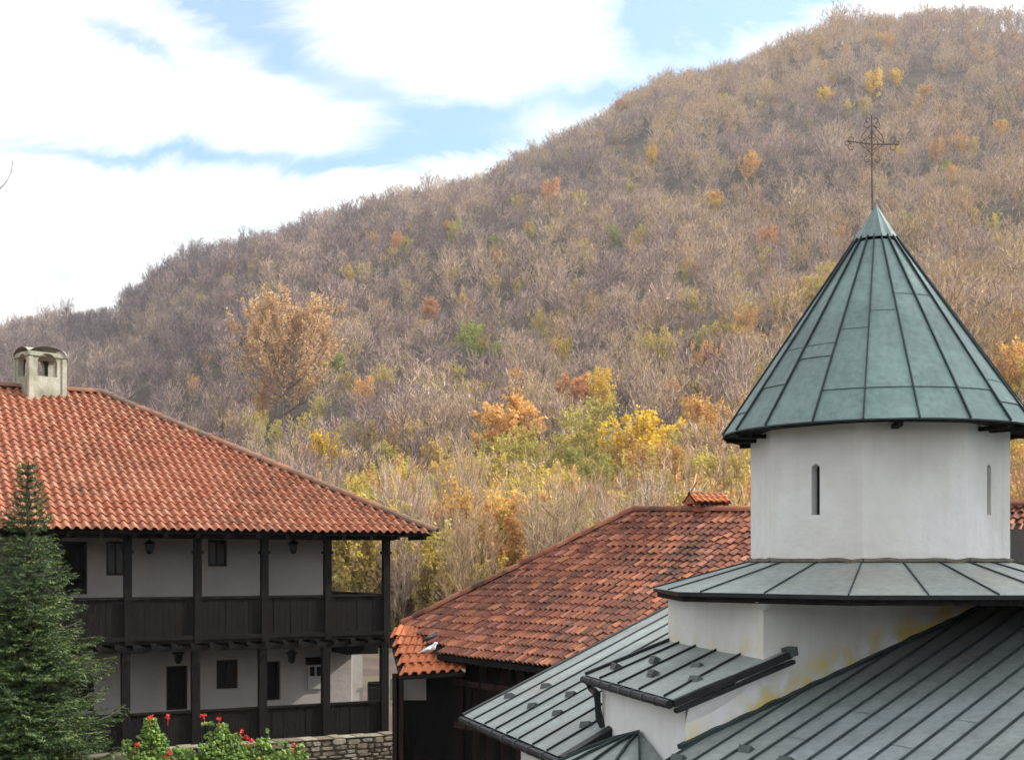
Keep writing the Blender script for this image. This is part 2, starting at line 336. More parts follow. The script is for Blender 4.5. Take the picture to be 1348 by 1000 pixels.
def wall_holes(mb, o, ud, length, z0, z1, n_in, holes, thick, mat_i=0):
    """wall in plane through o, direction ud, from z0 to z1, with rect/arched holes (s0,s1,za,zb,arch) and reveals of depth thick along n_in"""
    ss = sorted(set([0, length]+[h for q in holes for h in q[:2]])); zs = sorted(set([z0, z1]+[h for q in holes for h in (q[2], q[3])]+[q[3]+(q[1]-q[0])/2 for q in holes if q[4]]))
    pt = lambda s, z, k=0: Vector((o.x, o.y, 0))+ud*s+n_in*k+Vector((0, 0, z))
    for i in range(len(ss)-1):
        for j in range(len(zs)-1):
            a_, b_, c_, d_ = ss[i], ss[i+1], zs[j], zs[j+1]
            skip = False
            for q in holes:
                top = q[3]+((q[1]-q[0])/2 if q[4] else 0)
                if a_ >= q[0]-1e-6 and b_ <= q[1]+1e-6 and c_ >= q[2]-1e-6 and d_ <= top+1e-6: skip = True
            if not skip: mb.face([pt(a_, c_), pt(b_, c_), pt(b_, d_), pt(a_, d_)], mat_i)
    for q in holes:
        s0, s1, za, zb = q[:4]; r = (s1-s0)/2; out = [(s0, za), (s1, za), (s1, zb)]
        if q[4]:
            arc = [(s0+r+r*math.cos(t_), zb+r*math.sin(t_)) for t_ in [math.pi*k/10 for k in range(1, 10)]]
            mid = 4
            full = [(s1, zb)]+arc+[(s0, zb)]
            for k in range(len(full)-1):
                cx_, cz_ = ((s1, zb+r) if k < 5 else (s0, zb+r))
                mb.face([pt(*full[k]), pt(cx_, cz_), pt(*full[k+1])], mat_i)
            mb.face([pt(*full[5]), pt(s1, zb+r), pt(s0, zb+r)][:3], mat_i)
            out += arc
        out.append((s0, zb))
        for k in range(len(out)):
            a_, b_ = out[k], out[(k+1) % len(out)]
            mb.face([pt(*a_), pt(*b_), pt(b_[0], b_[1], thick), pt(a_[0], a_[1], thick)], mat_i)

# --- drum
RD = 1.455
ANG = [-96, -51, -6, 39, 84, 129, 174, 219]
ZD0, ZD1 = zof(748, 14.6), zof(545, 15)
PH0 = 0.5
dv = [C+rel(a_+PH0)*RD for a_ in ANG]
mb = MB(); wins = []
for k in range(8):
    a_, b_ = dv[k], dv[(k+1) % 8]
    ud = (b_-a_).normalized(); ln = (b_-a_).length; nin = (C-(a_+b_)/2).normalized()
    if k % 2 == 1:
        s0 = ln*0.5-0.052; zb0, zt0 = zof(676, 13.7), zof(614, 13.7)
        wall_holes(mb, a_, ud, ln, ZD0, ZD1, nin, [(s0, s0+0.104, zb0, zt0, True)], 0.16)
        wins.append((a_, ud, s0, zb0, zt0, nin, k))
    else:
        # subdivide for slightly uneven plaster
        mb.face([Vector((a_.x, a_.y, ZD0)), Vector((b_.x, b_.y, ZD0)), Vector((b_.x, b_.y, ZD1)), Vector((a_.x, a_.y, ZD1))])
drum = mb.build('drum', M_PLASTER, church)
for (a_, ud, s0, z0, z1, nin, k) in wins:
    w = MB(); o = a_+ud*(s0-0.01)+nin*0.12
    w.box(Vector((o.x, o.y, z0-0.01)), ud*0.124, nin*0.02, Vector((0, 0, z1-z0+0.08)))
    wo = w.build('window', M_LIGHTPANE if k == 3 else M_GLASS, drum)
# --- cone roof
RC, ZE, ZA = 1.735, zof(572, 15), zof(281, 15)
NP = 20
coneP = lambda ang, f, off=0.0: C+rel(ang)*((RC*(1-f)+0.02)+off)+Vector((0, 0, ZE+(ZA-ZE)*f+off*0.6))
rng = random.Random(5)
sa = [-4.4+18*k+rng.uniform(-1.3, 1.3) for k in range(NP)]
sa.append(sa[0]+360)
for k in range(NP):
    mb = MB(); a0, a1 = sa[k], sa[k+1]
    N = 4; prev = None
    cuts = sorted(rng.sample([0.09, 0.14, 0.19, 0.3, 0.36, 0.42, 0.5, 0.58], 2))
    fs = [0.0]+cuts+[0.86]
    fs = sorted(set(fs))
    for i in range(len(fs)-1):
        f0, f1 = fs[i], fs[i+1]
        step = 0.006 if i % 2 else 0.002
        for j in range(3):
            b0 = a0+(a1-a0)*j/3; b1 = a0+(a1-a0)*(j+1)/3
            mb.face([coneP(b0, f0, step), coneP(b1, f0, step), coneP(b1, f1, step-0.002), coneP(b0, f1, step-0.002)], 0)
        if i > 0:
            for j in range(3):
                b0 = a0+(a1-a0)*j/3; b1 = a0+(a1-a0)*(j+1)/3
                mb.face([coneP(b0, f0-0.003, 0.010), coneP(b1, f0-0.003, 0.010), coneP(b1, f0+0.001, 0.007), coneP(b0, f0+0.001, 0.007)], 2)
    # eave drop
    for j in range(3):
        b0 = a0+(a1-a0)*j/3; b1 = a0+(a1-a0)*(j+1)/3
        p0, p1 = coneP(b0, 0, 0.004), coneP(b1, 0, 0.004)
        mb.face([p0, p0-Vector((0, 0, 0.018)), p1-Vector((0, 0, 0.018)), p1], 1)
    # standing seam
    tdir = rel(a0+90)
    for f0, f1 in ((0, 0.45), (0.45, 0.88)):
        q0, q1 = coneP(a0, f0), coneP(a0, f1)
        w0, w1 = 0.007, 0.007
        n_ = (rel(a0)*0.86+UP*0.5).normalized()*0.028
        mb.hexa([q0-tdir*w0, q0+tdir*w0, q0+tdir*w0+n_, q0-tdir*w0+n_, q1-tdir*w1, q1+tdir*w1, q1+tdir*w1+n_, q1-tdir*w1+n_], 1)
    mb.build('roof_panel', [M_COPPER, M_SEAM, M_COPPER], church)
mb = MB()
for k in range(40):
    a0, a1 = k*9, (k+1)*9
    p0, p1 = coneP(a0, 0, -0.01)-Vector((0, 0, 0.02)), coneP(a1, 0, -0.01)-Vector((0, 0, 0.02))
    i0 = C+rel(a0)*1.3+Vector((0, 0, p0.z+0.03)); i1 = C+rel(a1)*1.3+Vector((0, 0, p0.z+0.03))
    mb.face([p0, p1, i1, i0])
mb.build('soffit', M_DARKWOOD, church)
for a0 in (-84, -62, 8, 52, 62, 95, 130, 170, 210, 250):
    mb = MB(); p0 = C+rel(a0)*1.36+Vector((0, 0, ZE-0.05)); p1 = C+rel(a0)*(RC-0.02)+Vector((0, 0, ZE-0.05))
    mb.beam(p0, p1, 0.07, 0.045)
    mb.build('rafter', M_DARKWOOD, church)
mb = MB(); M_ = 24
zc0, zc1 = ZE+(ZA-ZE)*0.875, zof(270, 15)
r0_ = RC*(1-0.875)+0.03
for k in range(M_):
    a0, a1 = k*360/M_, (k+1)*360/M_
    j0 = (0.012 if k % 2 else -0.006); j1 = (0.012 if (k+1) % 2 else -0.006)
    mb.face([C+rel(a0)*(r0_+j0)+Vector((0, 0, zc0)), C+rel(a1)*(r0_+j1)+Vector((0, 0, zc0)), C+rel(a1)*0.008+Vector((0, 0, zc1)), C+rel(a0)*0.008+Vector((0, 0, zc1))])
mb.build('cone_cap', M_COPPER, church)
# --- iron cross on the cone tip
CR = Vector((C.x-0.045, C.y, 0)); zz = lambda py: zof(py, 15)
cross = thing('iron_cross', Vector((CR.x, CR.y, zz(270))), 'thin rusty wrought iron cross with scrolls standing on the cone roof tip', 'cross')
rt = Vector((1, 0, 0)); k_ = 15/F
def cp(px, py): return Vector((CR.x+(px-1147)*k_, CR.y, zz(py)))
mb = MB(); mb.tube([cp(1148, 276), cp(1147, 230), cp(1146.5, 152)], [0.016, 0.011, 0.008], 6); mb.build('post', M_RUST, cross)
mb = MB(); mb.tube([cp(1116, 186), cp(1147, 190), cp(1181, 190)], 0.008, 6); mb.build('cross_arm', M_RUST, cross)
def scroll(pts): 
    m_ = MB(); m_.tube([cp(*p) for p in pts], 0.0055, 5); m_.build('scroll', M_RUST, cross)
def curl(cx_, cy_, r, a0, a1, flip=1):
    return [(cx_+flip*r*(1-0.55*i/10)*math.cos(R(a0+(a1-a0)*i/10)), cy_+r*(1-0.55*i/10)*math.sin(R(a0+(a1-a0)*i/10))) for i in range(11)]
for sx in (1, -1):
    for sy in (1, -1):
        scroll([(1147+sx*16, 189), (1147+sx*9, 189+sy*6), (1147+sx*3, 189+sy*11), (1147, 189+sy*19)])
        scroll(curl(1147+sx*27, 189+sy*5, 5.5, -90*sy, 200*sy, sx))
        scroll(curl(1147+sx*6, 189+sy*24 if sy < 0 else 210, 5, -90, 190, sx))
    scroll(curl(1147+sx*4.5, 158, 4.5, 90, -180, sx))
    scroll([(1147+sx*16, 189), (1147+sx*13, 178), (1147+sx*6, 170), (1147, 164)])
    scroll(curl(1147+sx*33, 188, 4, 180, -120, sx))
scroll([(1147+8*math.cos(t_*math.pi/8), 189+8*math.sin(t_*math.pi/8)) for t_ in range(17)])

# --- octagonal skirt roof below the drum
RL, ZL = 2.66, zof(776, 15)
lv = [C+rel(a_+PH0)*RL+Vector((0, 0, ZL)) for a_ in ANG]
ZB = zof(738, 13.6)
def octp(ang, r):
    ang = ((ang-PH0+96) % 360)-96
    for k in range(8):
        a0, a1 = ANG[k], (ANG[(k+1)] if k < 7 else 264)
        if a0-1e-6 <= ang <= a1+1e-6:
            mid = (a0+a1)/2; return rel(ang+PH0)*(r*math.cos(R(22.5))/math.cos(R(ang-mid)))
    return rel(ang)*r
def skirt(ang, f, lift=0.0):   # f 0 at eave, 1 at drum
    r = RL*(1-f)+(RD-0.03)*f
    return C+octp(ang, r)+Vector((0, 0, ZL+(ZB-ZL)*f+lift))
seams = [-96, -68, -45, -27, -6, 11, 27, 39, 61, 84, 106, 129, 151, 174, 196, 219, 241, 264]
for k in range(len(seams)-1):
    a0, a1 = seams[k]+PH0, seams[k+1]+PH0
    mb = MB(); brk = [a0]+[v_+PH0 for v_ in ANG if a0+1 < v_+PH0 < a1-1]+[a1]
    for b0, b1 in zip(brk, brk[1:]):
        n_ = 2
        for j in range(n_):
            f0, f1 = j/n_, (j+1)/n_
            mb.face([skirt(b0, f0), skirt(b1, f0), skirt(b1, f1), skirt(b0, f1)], 0)
        mb.face([skirt(b0, 0), skirt(b0, 0)-UP*0.045, skirt(b1, 0)-UP*0.045, skirt(b1, 0)], 1)
    td = rel(a0+90)*0.006
    q0, q1 = skirt(a0, 0.0), skirt(a0, 0.99); up_ = UP*0.018
    mb.hexa([q0-td, q0+td, q0+td+up_, q0-td+up_, q1-td, q1+td, q1+td+up_, q1-td+up_], 2)
    mb.build('skirt_panel', [M_SHEET, M_IRON, M_SEAM], church)
mb = MB()
for k in range(8):
    a_, b_ = ANG[k], ANG[k]+45
    for h0, h1, rr in ((-0.045, -0.105, RL-0.05),):
        p0 = C+octp(a_+PH0, rr); p1 = C+octp(b_+PH0-0.01, rr)
        mb.face([p0+UP*(ZL+h0), p0+UP*(ZL+h1), p1+UP*(ZL+h1), p1+UP*(ZL+h0)])
        o0 = C+octp(a_+PH0, RL); o1 = C+octp(b_+PH0-0.01, RL)
        mb.face([o0+UP*(ZL-0.045), p0+UP*(ZL-0.045), p1+UP*(ZL-0.045), o1+UP*(ZL-0.045)])
        pass
mb.build('skirt_fascia', M_DARKWOOD, church)
mb = MB()
for k in range(8):
    mb.face([C+octp(ANG[k]+PH0, RL-.05)+UP*(ZL-.10), C+UP*(ZL-.10), C+octp(ANG[k]+45+PH0-.01, RL-.05)+UP*(ZL-.10)])
mb.build('skirt_soffit', M_PLASTER, church)
# mortar flashing around the drum foot
mb = MB(); prev = None
for k in range(73):
    an = k*5; j = 0.03*noise.noise(Vector((an*0.13, 0, 3)))
    p = C+octp(an, RD+0.02)+UP*(ZB+0.01+j)
    if prev is not None: mb.beam(prev, p, 0.05+abs(j), 0.035)
    prev = p
mb.build('flashing', M_MORTAR, church)

# --- corner K and the walls under the skirt
KD = 13.38
UW = az(57.0); UV = az(46.0); VE = az(-17.0)
def ray_line(px, o, d):      # s so that o+d*s lies in the vertical plane through column px
    b = (px-CX)/F
    return (b*o.y-o.x)/(d.x-b*d.y)
K = Vector(((1005-CX)/F*KD, KD, 0))
J = K+UW*ray_line(902, K, UW)
TL = K+VE*ray_line(880, K, VE)
AL = J+VE*ray_line(793, J, VE)
ztop = ZL-0.09
VR = Vector((UV.y, -UV.x, 0))
GR = 0.285
ZK = zof(932, KD)
def zroof(p): return ZK+GR*((p-K).dot(UV))
def stain_wall(name, a_, b_, z0f, z1, nxx, nzz, stainf, parent, mat_=M_PLASTER, hollow=False):
    v = []; f = []; st = []
    for i in range(nxx+1):
        p = a_.lerp(b_, i/nxx); zb = z0f(p) if callable(z0f) else z0f
        for j in range(nzz+1):
            z = zb+((z1(p) if callable(z1) else z1)-zb)*(j/nzz)
            w_ = 0.012*noise.noise(Vector((p.x*1.7, p.y*1.7, z*1.7)))
            nrm = Vector(((b_-a_).y, -(b_-a_).x, 0)).normalized()
            q = p+nrm*w_
            v.append((q.x, q.y, z)); st.append(stainf(p, z))
    for i in range(nxx):
        for j in range(nzz):
            a0 = i*(nzz+1)+j; f.append((a0, a0+nzz+1, a0+nzz+2, a0+1))
    org = WORLD[parent.name]
    me = bpy.data.meshes.new(name); me.from_pydata([(x-org.x, y-org.y, z-org.z) for x, y, z in v], [], f)
    me.materials.append(mat_); me.polygons.foreach_set('use_smooth', [True]*len(f))
    at_ = me.attributes.new('stain', 'FLOAT', 'POINT'); at_.data.foreach_set('value', st); me.update()
    o = bpy.data.objects.new(name, me); COL.objects.link(o); o.parent = parent; WORLD[o.name] = org
    return o
def st_roof(p, z):
    h = z-zroof(p); v = max(0, 1-h/0.36)
    g = (p-K).length; v2 = max(0, 1-g/0.10)*(0.9 if z < zof(872, 13.3) else 0)
    return min(1, v*1.5+v2*1.4)
KR = K+UW*4.6
stain_wall('wall', K, KR, GZ, ztop, 60, 60, st_roof, church)
stain_wall('wall', TL, K, GZ, ztop, 20, 40, lambda p, z: 0.5*max(0, 1-abs(z-zof(848, 14))/0.12), church)
mb = MB()    # closing back walls of the tower base
BK = KR+VE*3.2; BL = TL+UW*1.2
mb.face([Vector((KR.x, KR.y, GZ)), Vector((BK.x, BK.y, GZ)), Vector((BK.x, BK.y, ztop)), Vector((KR.x, KR.y, ztop))])
mb.face([Vector((BK.x, BK.y, GZ)), Vector((TL.x, TL.y, GZ)), Vector((TL.x, TL.y, ztop)), Vector((BK.x, BK.y, ztop))])
mb.build('wall', M_PLASTER, church)
mb = MB()    # small plaster capital on the corner
kz = ztop
for r_, z_ in ((0.0, 0),):
    for i in range(8):
        a0, a1 = i*45, (i+1)*45
        mb.face([K+az(a0)*0.13+UP*kz, K+az(a1)*0.13+UP*kz, K+az(a1)*0.03+UP*(kz-0.08), K+az(a0)*0.03+UP*(kz-0.08)])
mb.build('corner_capital', M_PLASTER, church)

# --- generic seamed sheet roof between two eave points and two top points
def sheet_roof(e0, e1, t0, t1, fe, ft, name, mats, seam_h=0.024, seam_w=0.007, thick=0.025, joints=None, rr=None):
    """fe/ft: matching fractions along eave and top; one object per sheet"""
    n = (e1-e0).cross(t0-e0).normalized()
    if n.z < 0: n = -n
    for k in range(len(fe)-1):
        a_, b_ = e0.lerp(e1, fe[k]), e0.lerp(e1, fe[k+1]); c_, d_ = t0.lerp(t1, ft[k]), t0.lerp(t1, ft[k+1])
        mb = MB(); lift = n*((rr.random()-0.5)*0.006 if rr else 0)
        NS = 8
        for j in range(NS):
            f0, f1 = j/NS, (j+1)/NS
            w0 = n*(0.004*noise.noise(Vector((k*3.1, f0*9, 0)))); w1 = n*(0.004*noise.noise(Vector((k*3.1, f1*9, 0))))
            mb.face([a_.lerp(c_, f0)+lift+w0, b_.lerp(d_, f0)+lift+w0, b_.lerp(d_, f1)+lift+w1, a_.lerp(c_, f1)+lift+w1], 0)
        mb.face([a_+lift, a_-n*thick, b_-n*thick, b_+lift], 1)
        mb.face([a_-n*thick, c_-n*thick, d_-n*thick, b_-n*thick], 1)
        sdv = (b_-a_).normalized()*seam_w
        q0, q1 = a_, c_
        mb.hexa([q0-sdv, q0+sdv, q0+sdv+n*seam_h, q0-sdv+n*seam_h, q1-sdv, q1+sdv, q1+sdv+n*seam_h, q1-sdv+n*seam_h], 1)
        if joints and rr:
            for f in joints(k):
                f1 = f+0.0022
                skew = 0.0
                mb.face([a_.lerp(c_, f)+lift+n*0.006, b_.lerp(d_, f-skew)+lift+n*0.006, b_.lerp(d_, f1-skew)+lift+n*0.004, a_.lerp(c_, f1)+lift+n*0.004], 2)
        mb.build(name, mats, church)
    return n
M_JOINT = mat('pale_joint', (0.30, 0.32, 0.31), rough=0.5, metal=0.2, var=0.3, bump=0)
# --- main roof, low right
rr = random.Random(11)
def roofpt(u_, v_):
    p = K+UV*u_+VR*v_; return Vector((p.x, p.y, ZK+GR*u_))
SP = 0.268
u_lo, u_hi = -7.5, 6.5
# boundary against the wall: v as function of u along UW
nrow = 46
cw = UW.dot(VR); cu = UW.dot(UV)          # wall direction in roof coordinates
for k in range(nrow):
    v0 = -0.12+k*SP; v1 = v0+SP
    # the wall line: v = cw/cu*u ; sheets left of it start where the wall leaves them
    mb = MB(); n = Vector((-UV.x*GR, -UV.y*GR, 1)).normalized(); lift = n*rr.uniform(-0.003, 0.003)
    top0 = min(u_hi, v0/(cw/cu)) if cw/cu > 0 else u_hi
    top1 = min(u_hi, v1/(cw/cu))
    top0 = max(-0.8, top0)
    if v0 < 0: top0 = -0.75
    NS = 14
    for j in range(NS):
        f0, f1 = j/NS, (j+1)/NS
        A0, A1 = u_lo+(top0-u_lo)*f0, u_lo+(top0-u_lo)*f1; B0, B1 = u_lo+(top1-u_lo)*f0, u_lo+(top1-u_lo)*f1
        mb.face([roofpt(A0, v0)+lift, roofpt(B0, v1)+lift, roofpt(B1, v1)+lift, roofpt(A1, v0)+lift], 0)
    q0, q1 = roofpt(u_lo, v0), roofpt(top0, v0); sdv = VR*0.0065; sh = n*0.024
    mb.hexa([q0-sdv, q0+sdv, q0+sdv+sh, q0-sdv+sh, q1-sdv, q1+sdv, q1+sdv+sh, q1-sdv+sh], 1)
    for uu in (rr.uniform(-6, -3), rr.uniform(-2.8, -0.5), rr.uniform(0, 2.5), rr.uniform(2.6, 5)):
        if uu < top0-0.2:
            mb.face([roofpt(uu, v0+0.01)+n*0.008, roofpt(uu-0.04, v1-0.01)+n*0.008, roofpt(uu-0.028, v1-0.01)+n*0.005, roofpt(uu+0.012, v0+0.01)+n*0.005], 2)
    mb.build('main_roof_panel', [M_SHEET_G, M_SEAM, M_JOINT], church)
mb = MB()   # solid body under the roof
for (a_, b_) in (((u_lo, -0.1), (u_lo, 12)), ((u_lo, 12), (u_hi, 12)), ((u_hi, 12), (u_hi, 4))):
    p0, p1 = roofpt(*a_), roofpt(*b_); mb.face([Vector((p0.x, p0.y, GZ)), Vector((p1.x, p1.y, GZ)), p1-UP*0.04, p0-UP*0.04])
p0, p1 = roofpt(u_lo, -0.1), roofpt(-0.7, -0.1)
mb.face([Vector((p0.x, p0.y, GZ)), p0-UP*0.04, p1-UP*0.04, Vector((p1.x, p1.y, GZ))])
mb.build('wall', M_PLASTER, church)
# lead flashing along wall foot
mb = MB(); prev = None
for k in range(64):
    s_ = -1.15+k*0.075; p = K+UW*s_; nw = Vector((UW.y, -UW.x, 0))
    q = p+nw*(0.02+0.012*noise.noise(Vector((s_*6, 2, 1))))+UP*(zroof(p)+0.015+0.018*noise.noise(Vector((s_*5, 0, 0))))
    if prev is not None: mb.beam(prev, q, 0.06, 0.045)
    prev = q
mb.build('flashing', M_SEAM, church)
# --- annex (polygonal apse facet) roof
Q2 = P(885, 920, J.y-0.16); zE = Q2.z
dQ1 = (EYE-zE)*F/(888-HY)
Q1 = P(771, 888, dQ1)
P1 = P(881, 843, TL.y-0.01); nW = Vector((UW.y, -UW.x, 0))
RT = K+UW*ray_line(1040, K, UW)+nW*0.14; RTp = P(1040, 856, RT.y)
n_an = sheet_roof(Q1, Q2, P1, RTp, [0, .19, .42, .66, .92, 1.0], [0, .12, .30, .51, .73, 1.0], 'annex_roof_panel', [M_SHEET, M_IRON, M_JOINT], rr=rr)
n2w = (Q2-Q1).cross(RTp-Q2).normalized()
def annex_top(p): return Q2.z-(n2w.x*(p.x-Q2.x)+n2w.y*(p.y-Q2.y))/n2w.z-0.05
stain_wall('wall', J, K, GZ, annex_top, 24, 40, lambda p, z: min(1, max(0, 1-(z-zroof(p))/0.3)*0.8+max(0, 1-(p-K).length/0.12)*0.9), church)
# front annex wall
stain_wall('wall', AL, J, GZ, zE-0.06, 20, 30, lambda p, z: 0.0, church)
mb = MB()  # left side wall of annex, returning to the tower
mb.face([Vector((AL.x, AL.y, GZ)), Vector((TL.x, TL.y, GZ)), Vector((TL.x, TL.y, zE+0.1)), Vector((AL.x, AL.y, zE-0.05))])
mb.build('wall', M_PLASTER, church)
def gutter(a_, b_, r, name='gutter', drop=0.05):
    mb = MB(); mb.tube([a_-UP*drop, a_.lerp(b_, .5)-UP*(drop+0.006), b_-UP*drop], r, 8); o = mb.build(name, M_IRON, church)
    for k in range(1, 8):
        m2 = MB(); p = a_.lerp(b_, k/8)-UP*drop; d_ = (b_-a_).normalized()
        m2.tube([p-d_*0.012, p+d_*0.012], r*1.18, 8); m2.build('gutter_bracket', M_GUARD, o)
outw = Vector((-VE.y, VE.x, 0))
if outw.x > 0: outw = -outw
gutter(Q1+outw*0.03, Q2+outw*0.03, 0.045)
mb = MB(); a_, b_ = Q2-UP*0.02, RTp-UP*0.02
mb.beam(a_+nW*0.02-UP*.02, b_+nW*0.02-UP*.02, 0.03, 0.07); mb.beam(a_+nW*0.05-UP*0.09, b_+nW*0.05-UP*0.09, 0.06, 0.04)
mb.build('verge_board', M_IRON, church)
mb = MB(); mb.beam(b_-UW*0.05, b_+UW*0.05+UP*0.02, 0.13, 0.09); mb.build('verge_end', M_GUARD, church)
mb = MB(); mb.beam(Q1+UP*0.01, P1+UP*0.01, 0.05, 0.05); mb.build('roof_edge_strip', M_IRON, church)
# curved plaster lip under the verge
mb = MB()
for i in range(12):
    f0, f1 = i/12, (i+1)/12
    def lip(f, k):
        p = J.lerp(K, f)+nW*(0.0+k*0.12*math.sin(math.pi*(0.15+0.85*f)))
        top = Q2.z+(RTp.z-Q2.z)*f-0.10
        return Vector((p.x, p.y, top if k else top-0.16-0.05*math.sin(math.pi*f)))
    mb.face([lip(f0, 0), lip(f1, 0), lip(f1, 1), lip(f0, 1)])
mb.build('plaster_lip', M_PLASTER, church, smooth=True)
def guards(pts, plane_fn, run, n, s=1.0):
    for (px, py) in pts:
        p = plane_fn(px, py); across = run.cross(n).normalized()
        mb = MB(); w, h, l = 0.15*s, 0.062*s, 0.06*s
        a_ = p-across*w/2; b_ = p+across*w/2
        mb.face([a_-run*l, b_-run*l, b_+n*h, a_+n*h]); mb.face([a_+run*l, a_+n*h, b_+n*h, b_+run*l])
        mb.face([a_-run*l, a_+n*h, a_+run*l]); mb.face([b_-run*l, b_+run*l, b_+n*h])
        mb.face([a_-run*l, a_+run*l, b_+run*l, b_-run*l])
        mb.build('snow_guard', M_GUARD, church)
def plane_hit(o, n):
    def f(px, py):
        r_ = Vector(((px-CX)/F, 1, -(py-HY)/F)); d_ = (o-Vector((0, 0, EYE))).dot(n)/r_.dot(n)
        return Vector((0, 0, EYE))+r_*d_
    return f
n1_ = (Q2-Q1).cross(P1-Q1).normalized()
if n1_.z < 0: n1_ = -n1_
n2_ = (Q2-Q1).cross(RTp-Q2).normalized()
if n2_.z < 0: n2_ = -n2_
run = (P1-Q1).normalized()
guards([(811, 878), (862, 869), (860, 887)], plane_hit(Q1, n1_), run, n1_)
guards([(918, 878.5), (916, 896)], plane_hit(Q2, n2_), (RTp-Q2).normalized(), n2_)
# downpipe
mb = MB(); p0 = Q1+outw*0.02-UP*0.06; g1 = P(778, 905, Q1.y); g2 = P(786, 913, AL.y-0.05); g3 = P(789, 945, AL.y-0.03)
mb.tube([p0+(Q2-Q1)*0.05, g1, g2, g3, P(796, 960, AL.y-0.05)], 0.045, 8)
mb.build('downpipe', M_IRON, church)

# --- left side roof (lower, further back)
S1 = P(610, 941, 17.76*1.02); zS = S1.z; S2 = P(740, 997, (EYE-zS)*F/(997-HY))
US = az(45.0); GS = 0.305
upv = US*5.6+UP*(GS*5.6)
fr = [0, .13, .26, .385, .50, .62, .75, .875, 1.0]
n_sr = sheet_roof(S1, S2, S1+upv, S2+upv, fr, fr, 'side_roof_panel', [M_SHEET, M_IRON, M_JOINT], rr=rr)
ph = plane_hit(S1, n_sr)
guards([(671, 917), (702, 930), (719, 904), (735, 940), (752, 915), (772, 955)], ph, upv.normalized(), n_sr, 1.0)
outs = Vector((-(S1-S2).y, (S1-S2).x, 0)).normalized()
if outs.x > 0: outs = -outs
gutter(S1+outs*0.03, S2+outs*0.03, 0.05, drop=0.06)
mb = MB(); mb.beam(S2-UP*0.03, S2+upv*0.5-UP*0.03, 0.10, 0.10); mb.beam(S2-UP*0.12+Vector((.03, 0, 0)), S2+upv*0.5-UP*0.12+Vector((.03, 0, 0)), 0.09, 0.05)
mb.build('verge_board', M_IRON, church)
mb = MB(); mb.beam(S1-UP*0.01, S1+upv-UP*0.01, 0.05, 0.07); mb.build('verge_board', M_IRON, church)
mb = MB()
w1 = S1.lerp(S2, 0.52)-outs*0.16; w2 = S2-outs*0.16+(S1-S2).normalized()*0.2; w0 = S1-outs*0.16+(S2-S1).normalized()*0.1
bk = US*5.2
for a_, b_ in ((w1, w2), (w2, w2+bk), (w1, w1+bk)):
    mb.face([Vector((a_.x, a_.y, GZ)), Vector((b_.x, b_.y, GZ)), Vector((b_.x, b_.y, zS+GS*max(0, (b_-a_).dot(US) if (b_-a_).length > 4 else 0)-0.02)), Vector((a_.x, a_.y, zS-0.02))])
mb.build('wall', M_PLASTER, church)
# --- small rounded roof at the foot of the annex wall
AP = P(841, 964, (AL.lerp(J, 0.5)).y-0.06)
wdir = (J-AL).normalized(); od = Vector((wdir.y, -wdir.x, 0))
if od.y > 0 and od.x > 0: od = -od
def halfcone(ang, f):    # ang 0 along -wdir .. 180 along +wdir
    d_ = -wdir*math.cos(R(ang))+od*math.sin(R(ang)); return AP+d_*(1.45*f)-UP*(0.62*f**1.25)
angs = [0, 25, 48, 70, 92, 114, 136, 158, 180]
for k in range(8):
    mb = MB()
    for j in range(5):
        f0, f1 = j/5, (j+1)/5
        am = (angs[k]+angs[k+1])/2
        for b0, b1 in ((angs[k], am), (am, angs[k+1])):
            mb.face([halfcone(b0, f0), halfcone(b0, f1), halfcone(b1, f1), halfcone(b1, f0)], 0)
    for j in range(5):
        mb.beam(halfcone(angs[k], j/5)+UP*0.015, halfcone(angs[k], (j+1)/5)+UP*0.015, 0.022, 0.035, 1)
    mb.build('apse_roof_panel', [M_SHEET, M_SEAM], church)
mb = MB()
for k in range(8):
    a_, b_ = AP+(-wdir*math.cos(R(angs[k]))+od*math.sin(R(angs[k])))*1.3, AP+(-wdir*math.cos(R(angs[k+1]))+od*math.sin(R(angs[k+1])))*1.3
    mb.face([Vector((a_.x, a_.y, GZ)), Vector((b_.x, b_.y, GZ)), Vector((b_.x, b_.y, AP.z-0.56)), Vector((a_.x, a_.y, AP.z-0.56))])
mb.build('apse_wall', M_PLASTER, church)
guards([(982, 987), (893, 999), (1035, 1002)], plane_hit(roofpt(0, 0), Vector((-UV.x*GR, -UV.y*GR, 1)).normalized()), (UV+UP*GR).normalized(), Vector((-UV.x*GR, -UV.y*GR, 1)).normalized(), 0.9)

